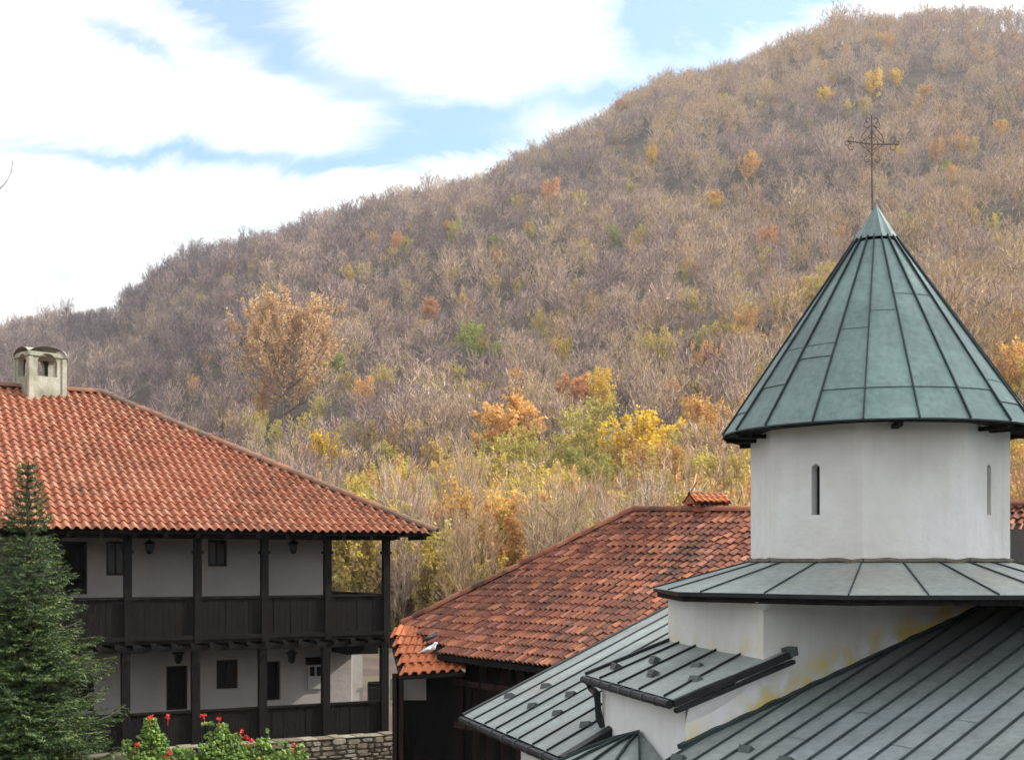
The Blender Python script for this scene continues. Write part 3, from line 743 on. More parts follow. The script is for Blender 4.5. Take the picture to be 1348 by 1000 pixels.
# ------------------------------------------------------------------ roof tiles
def tile_mesh(w, l, hump=0.055, lip=0.03):
    """local frame: x across, y up-slope, z out; origin at the lower left corner of the exposed part"""
    mb = MB()
    prof = [(0.0, 0.010), (0.20, 0.0), (0.32, 0.012), (0.42, hump*0.75), (0.56, hump), (0.72, hump*0.9), (0.86, hump*0.55), (1.0, 0.012)]
    for (x0, h0), (x1, h1) in zip(prof, prof[1:]):
        mb.face([(x0*w, 0, h0+lip), (x1*w, 0, h1+lip), (x1*w, l, h1), (x0*w, l, h0)])
        mb.face([(x0*w, 0, h0+lip-0.022), (x1*w, 0, h1+lip-0.022), (x1*w, 0, h1+lip), (x0*w, 0, h0+lip)])
    return mb
def tiled(parent, cells, w, l, material, name='tile', keep=300, eye=Vector((0, 0, EYE)), rnd=None, hump=0.055, lip=0.03):
    """cells: list of (origin, x_axis, y_axis, z_axis, width scale). The largest in view become objects, the rest one part"""
    base = tile_mesh(w, l, hump, lip); bm_ = base.mesh('tile_mesh', material)
    cells = sorted(cells, key=lambda c: (c[0]-eye).length)
    org = WORLD[parent.name]
    for c in cells[:keep]:
        o = bpy.data.objects.new(name, bm_); COL.objects.link(o); o.parent = parent
        m_ = Matrix((( c[1].x*c[4], c[2].x, c[3].x, c[0].x-org.x), (c[1].y*c[4], c[2].y, c[3].y, c[0].y-org.y), (c[1].z*c[4], c[2].z, c[3].z, c[0].z-org.z), (0, 0, 0, 1)))
        o.matrix_local = m_
    if cells[keep:]:
        mb = MB()
        for c in cells[keep:]:
            b_ = len(mb.v); tt = rnd.random()
            for (x, y, z) in base.v: mb.v.append(tuple(c[0]+c[1]*(x*c[4])+c[2]*y+c[3]*z))
            for f in base.f: mb.f.append(tuple(b_+i for i in f)); mb.m.append(0); mb.t.append(tt)
        o = mb.build('tile_field', material, parent, tint=True); o['kind'] = 'stuff'
def caps(parent, a_, b_, n, material, r=0.12, name='ridge_tile', rnd=None):
    """overlapping half-round cap tiles from low a_ to high b_"""
    d_ = (b_-a_); ln = d_.length/n; d_.normalize(); s_ = d_.cross(UP).normalized(); u_ = s_.cross(d_)
    for k in range(n):
        mb = MB(); p0 = a_+d_*(k*ln)+u_*rnd.uniform(-.008, .012)+s_*rnd.uniform(-.01, .01); p1 = p0+d_*(ln*1.12)
        N = 6
        for i in range(N):
            t0, t1 = math.pi*(i/N), math.pi*((i+1)/N)
            q = lambda p, t_, rr_: p+s_*math.cos(t_)*rr_+u_*(math.sin(t_)*rr_*0.9-0.02)
            mb.face([q(p0, t0, r*1.08), q(p0, t1, r*1.08), q(p1, t1, r*0.9), q(p1, t0, r*0.9)])
            mb.face([q(p0, t0, r*1.08), q(p0, t1, r*1.08), q(p0, t1, r*0.9), q(p0, t0, r*0.9)])
        mb.build(name, material, parent, smooth=False)

# ------------------------------------------------------------------ left monastery building with wooden gallery
FD = az(62.2); BD = az(62.2-90)      # along the facade (to the right, receding), and back from it
F0 = Vector(((320-CX)/F*31, 31, 0))  # facade line (outer post plane)
house = thing('gallery_house', Vector((F0.x, F0.y, GZ)), 'two storey white lodging with dark wooden galleries under a terracotta tiled roof', 'building')
def sx(px, off=0.0):
    o = F0+BD*off; return ray_line(px, o, FD)
def fp(s, off, z): p = F0+FD*s+BD*off; return Vector((p.x, p.y, z))
def fz(px, py, off=0.0):
    s = sx(px, off); return zof(py, (F0+FD*s+BD*off).y)
OV = 0.55    # eave overhang
ez = fz(320, 700, -OV)
e_r = sx(575, -OV)                   # right eave corner
WR = 7.0                             # half width of the roof
hipd = WR
zr = ez
# ridge height from the picture
s_rid = e_r-hipd
rp_ = fp(s_rid, -OV+WR, 0); zr = zof(519, rp_.y)
SL = (zr-ez)/WR
leftS = sx(-160, -OV)
yv = (BD+UP*SL).normalized(); nv = FD.cross(yv).normalized()
if nv.z < 0: nv = -nv
tw, tl = 0.212, 0.325
slope_len = WR*math.sqrt(1+SL*SL)
cells = []; rnd = random.Random(3)
nrows = int(slope_len/tl)+1
i0 = int((leftS-e_r)/tw)
for j in range(nrows):
    y0 = j*tl; back = y0/math.sqrt(1+SL*SL)
    for i in range(i0, 0):
        s = e_r+i*tw
        if s+tw*0.6 > e_r-back: continue
        if y0+tl*0.6 > slope_len: continue
        sag = 0.03*noise.noise(Vector((s*0.35, y0*0.4, 7)))
        o = fp(s, -OV, ez)+yv*y0+nv*(sag+rnd.uniform(-.004, .004))
        yv2 = (yv+nv*rnd.uniform(-.012, .012)+FD*rnd.uniform(-.012, .012)).normalized()
        cells.append((o, FD, yv2, nv, 1.0))
tiled(house, cells, tw, tl*1.12, M_TILE, rnd=rnd, hump=0.075, lip=0.036)
mb = MB()    # roof deck: front slope, hip end, back slope
A = fp(leftS, -OV+.1, ez-0.02); B = fp(e_r-.1, -OV+.1, ez-0.02); Cc = fp(s_rid, -OV+WR, zr-0.02); Dd = fp(leftS, -OV+WR, zr-0.02)
E = fp(e_r-.1, -OV+2*WR, ez-0.02); G = fp(leftS, -OV+2*WR, ez-0.02)
dn = UP*0.03
mb.face([A, B, Cc, Dd]); mb.face([B, E, Cc]); mb.face([E, G, Dd, Cc])
mb.face([A-dn, B-dn, fp(e_r-.1, -OV+2*WR, ez-0.05), G-dn])
mb.face([A, A-dn, B-dn, B]); mb.face([B, B-dn, E-dn, E])
mb.build('roof_deck', M_DARKWOOD, house)
caps(house, fp(e_r, -OV, ez+0.06), fp(s_rid, -OV+WR, zr+0.06), 26, M_RIDGE, rnd=rnd, name='hip_tile', r=0.13)
caps(house, fp(s_rid, -OV+WR, zr+0.06), fp(leftS, -OV+WR, zr+0.10), 26, M_RIDGE, rnd=rnd, r=0.13)
# rafters ends
for k in range(30):
    s = e_r-0.3-k*0.72
    mb = MB(); mb.beam(fp(s, -OV+0.06, ez-0.10), fp(s, 0.5, ez-0.10+0.0), 0.09, 0.09); mb.build('rafter', M_DARKWOOD, house)
# posts
posts_u = [75, 168, 260, 348, 431, 508]
ps = [sx(p) for p in posts_u]
PZ_floor = fz(430, 842); PZ_rail = fz(320, 784); PZ_base = fz(430, 976)-0.02; PZ_lrail = fz(430, 925)
PWID = 0.17
allp = [ps[0]-(ps[1]-ps[0])]+ps
allp = [allp[0]-(ps[2]-ps[1])]+allp
WOFF = 1.75      # inner wall offset
for k, s in enumerate(allp):
    mb = MB(); mb.box(fp(s-PWID/2, -PWID/2, PZ_floor+0.02), FD*PWID, BD*PWID, UP*(ez-0.12-PZ_floor-0.02))
    mb.box(fp(s-PWID/2-.03, -PWID/2-.03, ez-0.5), FD*(PWID+.06), BD*(PWID+.06), UP*0.06)
    mb.build('post', M_DARKWOOD, house)
    mb = MB(); mb.box(fp(s-PWID/2-0.06, -PWID/2, PZ_base), FD*(PWID+.02), BD*PWID, UP*(PZ_floor-PZ_base-0.16))
    mb.build('post', M_DARKWOOD, house)
endS = ps[-1]
# floor beams, joists
mb = MB(); mb.box(fp(allp[0], -0.10, PZ_floor-0.17), FD*(endS-allp[0]+0.12), BD*0.18, UP*0.12); mb.build('floor_beam', M_DARKWOOD, house)
mb = MB(); mb.box(fp(allp[0], -0.07, PZ_floor+0.10), FD*(endS-allp[0]+0.10), BD*0.12, UP*0.10); mb.build('rail_foot_beam', M_DARKWOOD, house)
mb = MB(); mb.box(fp(allp[0], -0.04, PZ_floor+0.03), FD*(endS-allp[0]+0.08), BD*(2*WR-2*OV), UP*0.06); mb.build('gallery_floor', M_DARKWOOD, house)
mb = MB(); mb.box(fp(allp[0], -0.09, ez-0.16), FD*(endS-allp[0]+0.2), BD*0.16, UP*0.12); mb.build('wall_plate', M_DARKWOOD, house)
s = endS-0.1
while s > allp[0]:
    mb = MB(); r_ = rnd.uniform(0.055, 0.07); mb.tube([fp(s, -0.30, PZ_floor-0.02), fp(s, 1.5, PZ_floor-0.02)], r_, 8); mb.build('joist', M_DARKWOOD, house); s -= 0.42*rnd.uniform(.9, 1.1)
# railings: planks as parts
def railing(s0, s1, off0, off1, zb, zt, n):
    a_, b_ = fp(s0, off0, 0), fp(s1, off1, 0); d_ = (b_-a_); ln = d_.length; d_.normalize(); nn_ = Vector((d_.y, -d_.x, 0)); w = ln/n
    for k in range(n):
        mb = MB(); j = rnd.uniform(0, 0.014); mb.box(a_+d_*(k*w+0.002)-nn_*(0.02-j)+UP*zb, d_*(w-0.004), nn_*0.028, UP*(zt-zb-rnd.uniform(0, .004))); mb.build('plank', M_DARKWOOD, house)
    mb = MB(); mb.box(a_-nn_*0.05+UP*zt, d_*ln, nn_*0.10, UP*0.055); mb.build('handrail', M_DARKWOOD, house)
for k in range(len(allp)-1):
    a0, a1 = allp[k]+PWID/2, allp[k+1]-PWID/2
    railing(a0, a1, 0, 0, PZ_floor+0.20, PZ_rail-0.05, 10)
    railing(a0-0.04, a1-0.06, 0, 0, PZ_base, PZ_lrail-0.05, 10)
wall_end = sx(428, WOFF)
bw = 2*WR-2*OV
railing(endS, endS, 0.08, bw-0.1, PZ_floor+0.20, PZ_rail-0.05, 40)
railing(wall_end-1, endS, bw, bw, PZ_floor+0.20, PZ_rail-0.05, 14)
for off in (bw/3, bw*2/3, bw):
    mb = MB(); mb.box(fp(endS-PWID/2, off-PWID/2, PZ_floor+0.02), FD*PWID, BD*PWID, UP*(ez-0.1-PZ_floor)); mb.build('post', M_DARKWOOD, house) if off == bw else None
# inner walls with openings
def hole(px0, px1, py0, py1, arch=False):
    s0, s1 = sx(px0, WOFF), sx(px1, WOFF); zt = fz((px0+px1)/2, py0, WOFF); zb = fz((px0+px1)/2, py1, WOFF)
    if arch: zt -= (s1-s0)/2
    return (s0-wl, s1-wl, zb, zt, arch)
wl = allp[0]
UPPER = [hole(140, 166, 712, 757), hole(274, 299, 710, 745), hole(72, 115, 712, 782)]
LOWER = [hole(219, 247, 876, 934), hole(285, 313, 868, 906), hole(347, 369, 870, 921), hole(66, 124, 873, 937, True), ]
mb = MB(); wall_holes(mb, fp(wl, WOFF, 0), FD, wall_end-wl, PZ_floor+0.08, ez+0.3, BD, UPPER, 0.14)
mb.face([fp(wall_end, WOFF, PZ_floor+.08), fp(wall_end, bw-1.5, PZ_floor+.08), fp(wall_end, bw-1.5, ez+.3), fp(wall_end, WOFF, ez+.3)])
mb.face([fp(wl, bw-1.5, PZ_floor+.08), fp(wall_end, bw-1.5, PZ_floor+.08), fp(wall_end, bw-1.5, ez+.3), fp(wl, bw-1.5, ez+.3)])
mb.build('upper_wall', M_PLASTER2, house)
low_end = sx(463, WOFF)
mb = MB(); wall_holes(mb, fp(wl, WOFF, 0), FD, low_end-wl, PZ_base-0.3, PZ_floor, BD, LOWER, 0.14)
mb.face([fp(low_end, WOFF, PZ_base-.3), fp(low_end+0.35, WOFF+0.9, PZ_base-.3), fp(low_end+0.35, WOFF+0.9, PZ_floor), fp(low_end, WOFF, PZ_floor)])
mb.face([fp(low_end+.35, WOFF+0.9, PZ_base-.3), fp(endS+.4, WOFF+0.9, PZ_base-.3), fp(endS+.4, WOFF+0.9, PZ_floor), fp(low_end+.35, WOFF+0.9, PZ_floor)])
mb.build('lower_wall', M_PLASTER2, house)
mb = MB(); mb.face([fp(wl, 0, PZ_base), fp(endS+.1, 0, PZ_base), fp(endS+.1, 8, PZ_base), fp(wl, 8, PZ_base)]); mb.build('lower_floor', M_MORTAR, house)
def opening(h, nm, cross_=False, m_=M_GLASS):
    s0, s1, zb, zt, ar = h; s0 += wl; s1 += wl; top = zt+((s1-s0)/2 if ar else 0)
    f_ = MB(); t_ = 0.055
    for (x, w_, z, hh) in ((s0, t_, zb, top-zb), (s1-t_, t_, zb, top-zb), (s0+t_, s1-s0-2*t_, zb, t_), (s0+t_, s1-s0-2*t_, top-t_, t_)):
        f_.box(fp(x, WOFF+0.08, z), FD*w_, BD*0.05, UP*hh)
    if cross_: f_.box(fp((s0+s1)/2-0.02, WOFF+0.085, zb+t_), FD*0.04, BD*0.04, UP*(top-zb-2*t_))
    fo = f_.build('frame', M_REDWOOD, None); 
    g_ = MB(); g_.box(fp(s0+t_, WOFF+0.11, zb+t_), FD*(s1-s0-2*t_), BD*0.02, UP*(top-zb-2*t_))
    o = g_.build(nm, m_, house); bpy.data.objects.remove(fo, do_unlink=True)
    fo = f_.build('frame', M_REDWOOD, o)
for h in UPPER[:2]: opening(h, 'window', True)
opening(UPPER[2], 'door', m_=M_DARKWOOD)
opening(LOWER[0], 'door', m_=M_DARKWOOD); opening(LOWER[1], 'window', True); opening(LOWER[2], 'door', m_=M_DARKWOOD)
opening(LOWER[3], 'arched_door', m_=M_REDWOOD)
# notice board and end window on the lower wall
s0, s1 = sx(405, WOFF-.02), sx(426, WOFF-.02); za, zb_ = fz(415, 906, WOFF), fz(415, 862, WOFF)
mb = MB(); mb.box(fp(s0, WOFF-.05, za), FD*(s1-s0), BD*0.04, UP*(zb_-za)); nb_ = mb.build('notice_board', mat('board_grey', (0.42, 0.41, 0.39), rough=.8), house)
for a_, b_, c_, d_ in ((408, 414, 877, 889), (417, 423, 877, 889)):
    mb = MB(); x0, x1 = sx(a_, WOFF-.05), sx(b_, WOFF-.05); mb.box(fp(x0, WOFF-.062, fz(a_, d_, WOFF)), FD*(x1-x0), BD*.01, UP*(fz(a_, c_, WOFF)-fz(a_, d_, WOFF))); mb.build('notice', M_GLASS, nb_)
mb = MB(); x0, x1 = sx(405, WOFF-.1), sx(427, WOFF-.1); mb.box(fp(x0-.03, WOFF-.12, fz(415, 874, WOFF)), FD*(x1-x0+.06), BD*.1, UP*(fz(415, 864, WOFF)-fz(415, 874, WOFF))); mb.build('board_hood', M_DARKWOOD, nb_)
W2F = WOFF+0.87
x0, x1 = sx(484, W2F), sx(503, W2F); mb = MB(); mb.box(fp(x0, W2F-.03, fz(493, 921, W2F)), FD*(x1-x0), BD*.05, UP*(fz(493, 898, W2F)-fz(493, 921, W2F))); o = mb.build('window', M_GLASS, house)
mb = MB(); mb.box(fp(x0, W2F-.06, fz(493, 899, W2F)), FD*(x1-x0), BD*.03, UP*.06); mb.build('frame', M_DARKWOOD, o)
# underside of stair, dark boarding
mb = MB(); mb.box(fp(sx(452, .8), .5, PZ_floor-0.42), FD*(endS-sx(452, .8)), BD*1.2, UP*0.38); mb.build('stair_underside', M_DARKWOOD, house)
# hanging lanterns
def lantern(px, py, off, zt, lab):
    s = sx(px, off); z = fz(px, py, off); p = fp(s, off, z)
    t_ = thing('lantern', p, lab, 'lantern', 'black lanterns hanging in the galleries')
    m_ = MB(); m_.tube([p+UP*0.14, Vector((p.x, p.y, zt))], 0.012, 5); m_.build('chain', M_IRON, t_)
    m_ = MB(); m_.tube([p-UP*0.18, p-UP*0.12, p+UP*0.06], [0.05, 0.09, 0.12], 6); m_.build('glass_body', M_GLASS, t_)
    m_ = MB(); m_.tube([p+UP*0.06, p+UP*0.08, p+UP*0.16], [0.17, 0.15, 0.03], 6); m_.build('hood', M_IRON, t_)
lantern(197, 719, 0.9, ez, 'lantern in the upper gallery, further from the open end bay')
lantern(386, 719, 0.9, ez, 'lantern in the upper gallery, in front of the sunlit wall patch')
lantern(235, 863, 0.9, PZ_floor, 'lantern hanging above the lower dark door behind the flowers')
lantern(384, 863, 0.9, PZ_floor, 'lantern in the lower gallery beside the notice board')

# --- chimney on the left ridge
cs, ce = 22, 83
o_ch = -OV+WR
dch = fp(sx(52, o_ch), o_ch, 0).y
px2m = dch/F
chz0 = zof(512, dch); 
chim = thing('arched_chimney', fp(sx(52, o_ch), o_ch, chz0), 'pale plastered chimney with arched openings on the roof ridge', 'chimney')
cc = fp(sx(56, o_ch), o_ch, 0)
wC = 0.98; CF = az(137-90); CB = az(137+180)
CF = -CF if CF.x < 0 else CF
cc = fp(sx(52.5, o_ch), o_ch, 0)
def chp(x, y, z): p = cc+CF*x+CB*y; return Vector((p.x, p.y, z))
zs0, zs1 = zof(488, dch), zof(468, dch); th = 0.15; h_ = wC/2; zb_c = chz0-0.7; zt_c = zof(466.5, dch)
mbf = MB()
op = [(h_-0.27, h_+0.27, zof(498, dch), zof(481, dch), True)]
wall_holes(mbf, chp(-h_, -h_, 0), CF, wC, zb_c, zt_c, CB, op, th)
wall_holes(mbf, chp(h_, h_, 0), -CF, wC, zb_c, zt_c, -CB, op, th)
wall_holes(mbf, chp(-h_, h_, 0), -CB, wC, zb_c, zt_c, CF, op, th)
wall_holes(mbf, chp(h_, -h_, 0), CB, wC, zb_c, zt_c, -CF, op, th)
mbf.build('shaft', M_CHIM, chim)
mbf = MB()
for x, y in ((-h_-.035, -h_-.035), (h_-.1, -h_-.035), (-h_-.035, h_-.1), (h_-.1, h_-.1)):
    mbf.box(chp(x, y, zb_c), CF*.135, CB*.135, UP*(zof(474, dch)-zb_c))
mbf.build('corner_pilaster', M_CHIM, chim, bev=.02)
mb = MB(); N = 16
def hood(u, v):
    x, y = (u*2-1), (v*2-1)
    return chp(x*(h_+.04), y*(h_+.04), zt_c-0.10+0.25*max(max(0, 1-x*x)**.5, max(0, 1-y*y)**.5))
for i in range(N):
    for j in range(N): mb.face([hood(i/N, j/N), hood((i+1)/N, j/N), hood((i+1)/N, (j+1)/N), hood(i/N, (j+1)/N)])
mb.face([hood(0, 0)-UP*.02, hood(1, 0)-UP*.02, hood(1, 1)-UP*.02, hood(0, 1)-UP*.02])
mb.build('hood', M_CHIM, chim, smooth=True)

# ------------------------------------------------------------------ middle building with old mottled roof
zE2 = EYE-1.906
HC = P(478, 848.5, 1.906*F/108.5)
e_pts = [HC, P(575, 860, 27.0), P(735, 880.3, 23.1), P(900, 893, 21.2), P(1480, 885, 22.3)]
e_pts = [Vector((p.x, p.y, zE2)) for p in e_pts]
r_px = [(834, 674, 28.2), (836, 674, 28.2), (990, 675, 26.6), (1150, 672, 26.2), (1500, 666, 25.8)]
r_pts = [P(*q) for q in r_px]
old = thing('tiled_outbuilding', Vector((e_pts[2].x, e_pts[2].y, GZ)), 'dark low building behind the church with a mottled old red tile roof', 'building')
cells = []
# hip cut: the first span is a triangle from the corner to the ridge end
def lerp_poly(pts, f):
    f = max(0, min(len(pts)-1-1e-6, f)); i = int(f); return pts[i].lerp(pts[i+1], f-i)
tw2, tl2 = 0.172, 0.255
for seg in range(4):
    a_, b_, c_, d_ = e_pts[seg], e_pts[seg+1], r_pts[seg], r_pts[seg+1]
    ln = (b_-a_).length; 
    up_len = ((c_-a_).length+(d_-b_).length)/2
    if seg == 0: up_len = (d_-b_).length
    nr = int(round(up_len/tl2))
    for j in range(nr):
        f0, f1 = j/nr, (j+1)/nr
        if seg == 0:
            rowa, rowb = a_.lerp(c_, f0), b_.lerp(d_, f0)
        else: rowa, rowb = a_.lerp(c_, f0), b_.lerp(d_, f0)
        rl = (rowb-rowa).length; nc = max(1, int(round(rl/tw2)))
        if seg == 0 and rl < tw2*0.5: continue
        for i in range(nc):
            g = i/nc; g1 = (i+1)/nc
            if seg == 0:
                up1 = (d_-b_).normalized()
            o = rowa.lerp(rowb, g)
            xa = (rowb-rowa).normalized()
            if seg == 0: ya = (d_-b_).normalized()
            else: ya = (a_.lerp(c_, f1).lerp(b_.lerp(d_, f1), g)-o).normalized()
            za_ = xa.cross(ya).normalized(); 
            if za_.z < 0: za_ = -za_
            cpt = o+xa*tw2*.5; ppx = CX+F*cpt.x/cpt.y; ppy = HY-F*(cpt.z-EYE)/cpt.y
            if ppx < 578 and ppy > 826+(ppx-533)*0.83: continue
            if ppx < 531: continue
            cells.append((o+za_*(0.035*noise.noise(Vector((o.x*0.5, o.y*0.5, 0)))+rnd.uniform(-.008, .01)), xa, (ya+za_*rnd.uniform(-.02, .02)+xa*rnd.uniform(-.02, .02)).normalized(), za_, (rl/nc)/tw2))
tiled(old, cells, tw2, tl2*1.14, M_TILE_OLD, rnd=rnd, hump=0.05, lip=0.034)
mb = MB(); dn = UP*0.03
for seg in range(4):
    if seg == 0:
        VT = HC.lerp(r_pts[0], 0.155); mb.face([VT-dn, e_pts[1]-dn, r_pts[1]-dn, r_pts[0]-dn]); continue
    mb.face([e_pts[seg]-dn, e_pts[seg+1]-dn, r_pts[seg+1]-dn, r_pts[seg]-dn])
    mb.face([e_pts[seg]-dn, e_pts[seg]-dn*4, e_pts[seg+1]-dn*4, e_pts[seg+1]-dn])
bkd = az(58)
HB = HC+az(58)*8.5; HB2 = r_pts[-1]+az(20)*6; HB2.z = zE2
mb.face([VT-dn, r_pts[0]-dn, Vector((HB.x, HB.y, zE2))]); mb.face([r_pts[0]-dn, r_pts[-1]-dn, HB2, Vector((HB.x, HB.y, zE2))])
mb.build('roof_deck', M_DARKWOOD, old)
caps(old, VT+UP*0.05, r_pts[0]+UP*0.05, 19, M_TILE_OLD, rnd=rnd, name='hip_tile')
for seg in range(1, 4): caps(old, r_pts[seg]+UP*0.06, r_pts[seg+1]+UP*0.06, (7, 7, 14)[seg-1], M_TILE_OLD, rnd=rnd)
mb = MB()    # timber walls, set back under the eave
inn = az(58)*0.7
for seg in range(1, 4):
    a_, b_ = e_pts[seg]+inn, e_pts[seg+1]+inn
    mb.face([Vector((a_.x, a_.y, GZ)), Vector((b_.x, b_.y, GZ)), Vector((b_.x, b_.y, zE2+0.3)), Vector((a_.x, a_.y, zE2+0.3))])
mb.build('timber_wall', M_REDWOOD, old)
for k in range(9):
    p = e_pts[1].lerp(e_pts[2], k/8)+az(58)*0.45
    mb = MB(); mb.box(Vector((p.x-.07, p.y-.07, GZ)), (0.14, 0, 0), (0, .14, 0), UP*(zE2+0.1-GZ)); mb.build('post', M_DARKWOOD, old)
for k in range(22):
    p = e_pts[1].lerp(e_pts[2], k/21)
    mb = MB(); mb.beam(p-UP*0.12+az(58)*.05, p-UP*0.12+az(58)*0.9, 0.07, 0.08); mb.build('rafter', M_DARKWOOD, old)
mb = MB()
for zz_ in (1.3, 2.2, 3.1):
    a_, b_ = e_pts[1]+az(58)*0.42, e_pts[2]+az(58)*0.42; mb.beam(Vector((a_.x, a_.y, GZ+zz_)), Vector((b_.x, b_.y, GZ+zz_)), 0.08, 0.12)
mb.build('cross_rail', M_REDWOOD, old)
# small chimney with its own tiled roof
rcp = lambda px: lerp_poly(r_pts, 1+(px-836)/154)
c0 = rcp(922)+az(58)*0.25; dC = c0.y
ch2 = thing('brick_chimney', Vector((c0.x, c0.y, c0.z)), 'small chimney with brick piers under an orange tiled gable roof', 'chimney')
cx_d = az(78); cy_d = az(-12)
def c2(x, y, py): p = c0+cx_d*x+cy_d*y; return Vector((p.x, p.y, zof(py, dC)))
m_ = dC/F
mb = MB(); mb.box(c2(-23*m_, -0.3, 674), cx_d*44*m_, cy_d*0.6, UP*(5*m_)); mb.build('base', M_BRICK, ch2)
for x in (-22, -6, 8, 17):
    for y in (-0.3, 0.16):
        mb = MB(); mb.box(c2(x*m_, y, 670), cx_d*5*m_, cy_d*0.14, UP*(9*m_)); mb.build('pier', M_MORTAR if x == -6 else M_BRICK, ch2)
ztop_, zeav = zof(650, dC), zof(662, dC)
mb = MB(); a0 = c0-cx_d*26*m_; a1 = c0+cx_d*24*m_
def q_(p, y, z): v = p+cy_d*y; return Vector((v.x, v.y, z))
mb.face([q_(a0, -.36, zeav-.02), q_(a0, .36, zeav-.02), q_(a0, 0, ztop_-.02)]); mb.face([q_(a1, -.36, zeav-.02), q_(a1, .36, zeav-.02), q_(a1, 0, ztop_-.02)])
mb.face([q_(a0, -.36, zeav-.02), q_(a1, -.36, zeav-.02), q_(a1, .36, zeav-.02), q_(a0, .36, zeav-.02)])
mb.build('gable', M_BRICK, ch2)
slv = (q_(a0, 0, ztop_)-q_(a0, -.4, zeav)); sl_l = slv.length; slv.normalize(); slb = (q_(a0, 0, ztop_)-q_(a0, .4, zeav)).normalized()
tm = tile_mesh(0.13, sl_l/2*1.15, 0.035, 0.018).mesh('small_tile', M_TILE_NEW)
def put_tile(par, me_, o, x, y, z):
    ob = bpy.data.objects.new('tile', me_); COL.objects.link(ob); ob.parent = par; org = WORLD[par.name]
    ob.matrix_local = Matrix(((x.x, y.x, z.x, o.x-org.x), (x.y, y.y, z.y, o.y-org.y), (x.z, y.z, z.z, o.z-org.z), (0, 0, 0, 1)))
for i in range(6):
    for j in range(2):
        n_ = cx_d.cross(slv).normalized(); put_tile(ch2, tm, q_(a0+cx_d*(i*.13), -.4, zeav)+slv*(j*sl_l/2), cx_d, slv, n_)
        n_ = (-cx_d).cross(slb).normalized(); put_tile(ch2, tm, q_(a0+cx_d*((i+1)*.13), .4, zeav)+slb*(j*sl_l/2), -cx_d, slb, n_)
caps(ch2, q_(a0, 0, ztop_+.01), q_(a1, 0, ztop_+.01), 3, M_RIDGE, r=0.06, rnd=rnd)

# ------------------------------------------------------------------ small gate roof between the two
gate = thing('gate_shelter', P(560, 1000, 29.5)*1, 'small gate shelter with bright orange tiled roof between the two buildings', 'shelter')
gx = (P(612, 884, 29.0)-P(526, 889, 29.0)); 
g0 = P(526, 890, 27.0); g1_ = P(612, 884, 26.2); g2_ = P(511, 829, 29.2); g3_ = P(560, 836, 28.6)
xa = (g1_-g0).normalized(); nr = 5; nc = 7; cells = []
for j in range(nr):
    for i in range(nc):
        f0 = j/nr; g = i/nc; o = g0.lerp(g2_, f0).lerp(g1_.lerp(g3_, f0), g); ya = (g0.lerp(g2_, (j+1)/nr).lerp(g1_.lerp(g3_, (j+1)/nr), g)-o).normalized()
        za_ = xa.cross(ya).normalized(); cells.append((o, xa, ya, za_, (g1_-g0).length/nc/0.22))
tiled(gate, cells, 0.22, (g2_-g0).length/nr*1.15, M_TILE_NEW, rnd=rnd)
mb = MB(); mb.hexa([g0-UP*.08, g1_-UP*.08, g3_-UP*.08, g2_-UP*.08, g0-UP*.02, g1_-UP*.02, g3_-UP*.02, g2_-UP*.02]); mb.build('roof_deck', M_DARKWOOD, gate)
for px in (521, 527, 605):
    p = P(px, 900, 28.0); mb = MB(); mb.box(Vector((p.x-.07, p.y-.07, GZ)), (0.14, 0, 0), (0, .14, 0), UP*(P(0, 886, 28.0).z-GZ)); mb.build('post', M_REDWOOD, gate)
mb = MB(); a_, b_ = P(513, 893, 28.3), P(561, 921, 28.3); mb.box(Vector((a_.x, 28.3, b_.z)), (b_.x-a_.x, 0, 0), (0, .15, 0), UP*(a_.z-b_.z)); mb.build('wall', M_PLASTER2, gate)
mb = MB(); a_, b_ = P(522, 921, 28.35), P(628, 1020, 28.35); mb.box(Vector((a_.x, 28.35, b_.z)), (b_.x-a_.x, 0, 0), (0, .2, 0), UP*(a_.z-b_.z)); mb.build('gate_leaf', M_DARKWOOD, gate)
mb = MB(); a_, b_ = P(561, 885, 28.35), P(616, 921, 28.35); mb.box(Vector((a_.x, 28.35, b_.z)), (b_.x-a_.x, 0, 0), (0, .2, 0), UP*(a_.z-b_.z)); mb.build('gate_leaf', M_DARKWOOD, gate)

# pigeons on the small roof
def pigeon(px, py, d, m_, lab, face=1, s=1.0):
    p = P(px, py, d); t_ = thing('pigeon', p, lab, 'bird')
    mb = MB(); k = s
    pts = [(-.20, 0, .02), (-.10, 0, .05), (0, 0, .085), (.07, 0, .12), (.10, 0, .17), (.115, 0, .20), (.15, 0, .205), (.165, 0, .20)]
    rs = [.012, .04, .065, .06, .038, .036, .02, .004]
    mb.tube([p+Vector((x*face*k, y*k, z*k)) for x, y, z in pts], [r*k for r in rs], 8); mb.build('body', m_, t_, smooth=True)
    mb = MB(); mb.face([p+Vector((-.10*face*k, -.03*k, .05*k)), p+Vector((-.10*face*k, .03*k, .05*k)), p+Vector((-.26*face*k, .05*k, .0)), p+Vector((-.26*face*k, -.05*k, .0))]); mb.build('tail', m_, t_)
    mb = MB(); mb.tube([p+Vector((.02*face*k, -.06*k, .10*k)), p+Vector((-.06*face*k, -.065*k, .075*k)), p+Vector((-.17*face*k, -.04*k, .03*k))], [.02*k, .035*k, .006*k], 6); mb.build('wing', m_, t_, smooth=True)
    mb = MB(); mb.tube([p+Vector((0, -.02*k, .05*k)), p+Vector((0, -.02*k, 0))], .006*k, 5); mb.tube([p+Vector((0, .02*k, .05*k)), p+Vector((0, .02*k, 0))], .006*k, 5); mb.build('leg', M_BRICK, t_)
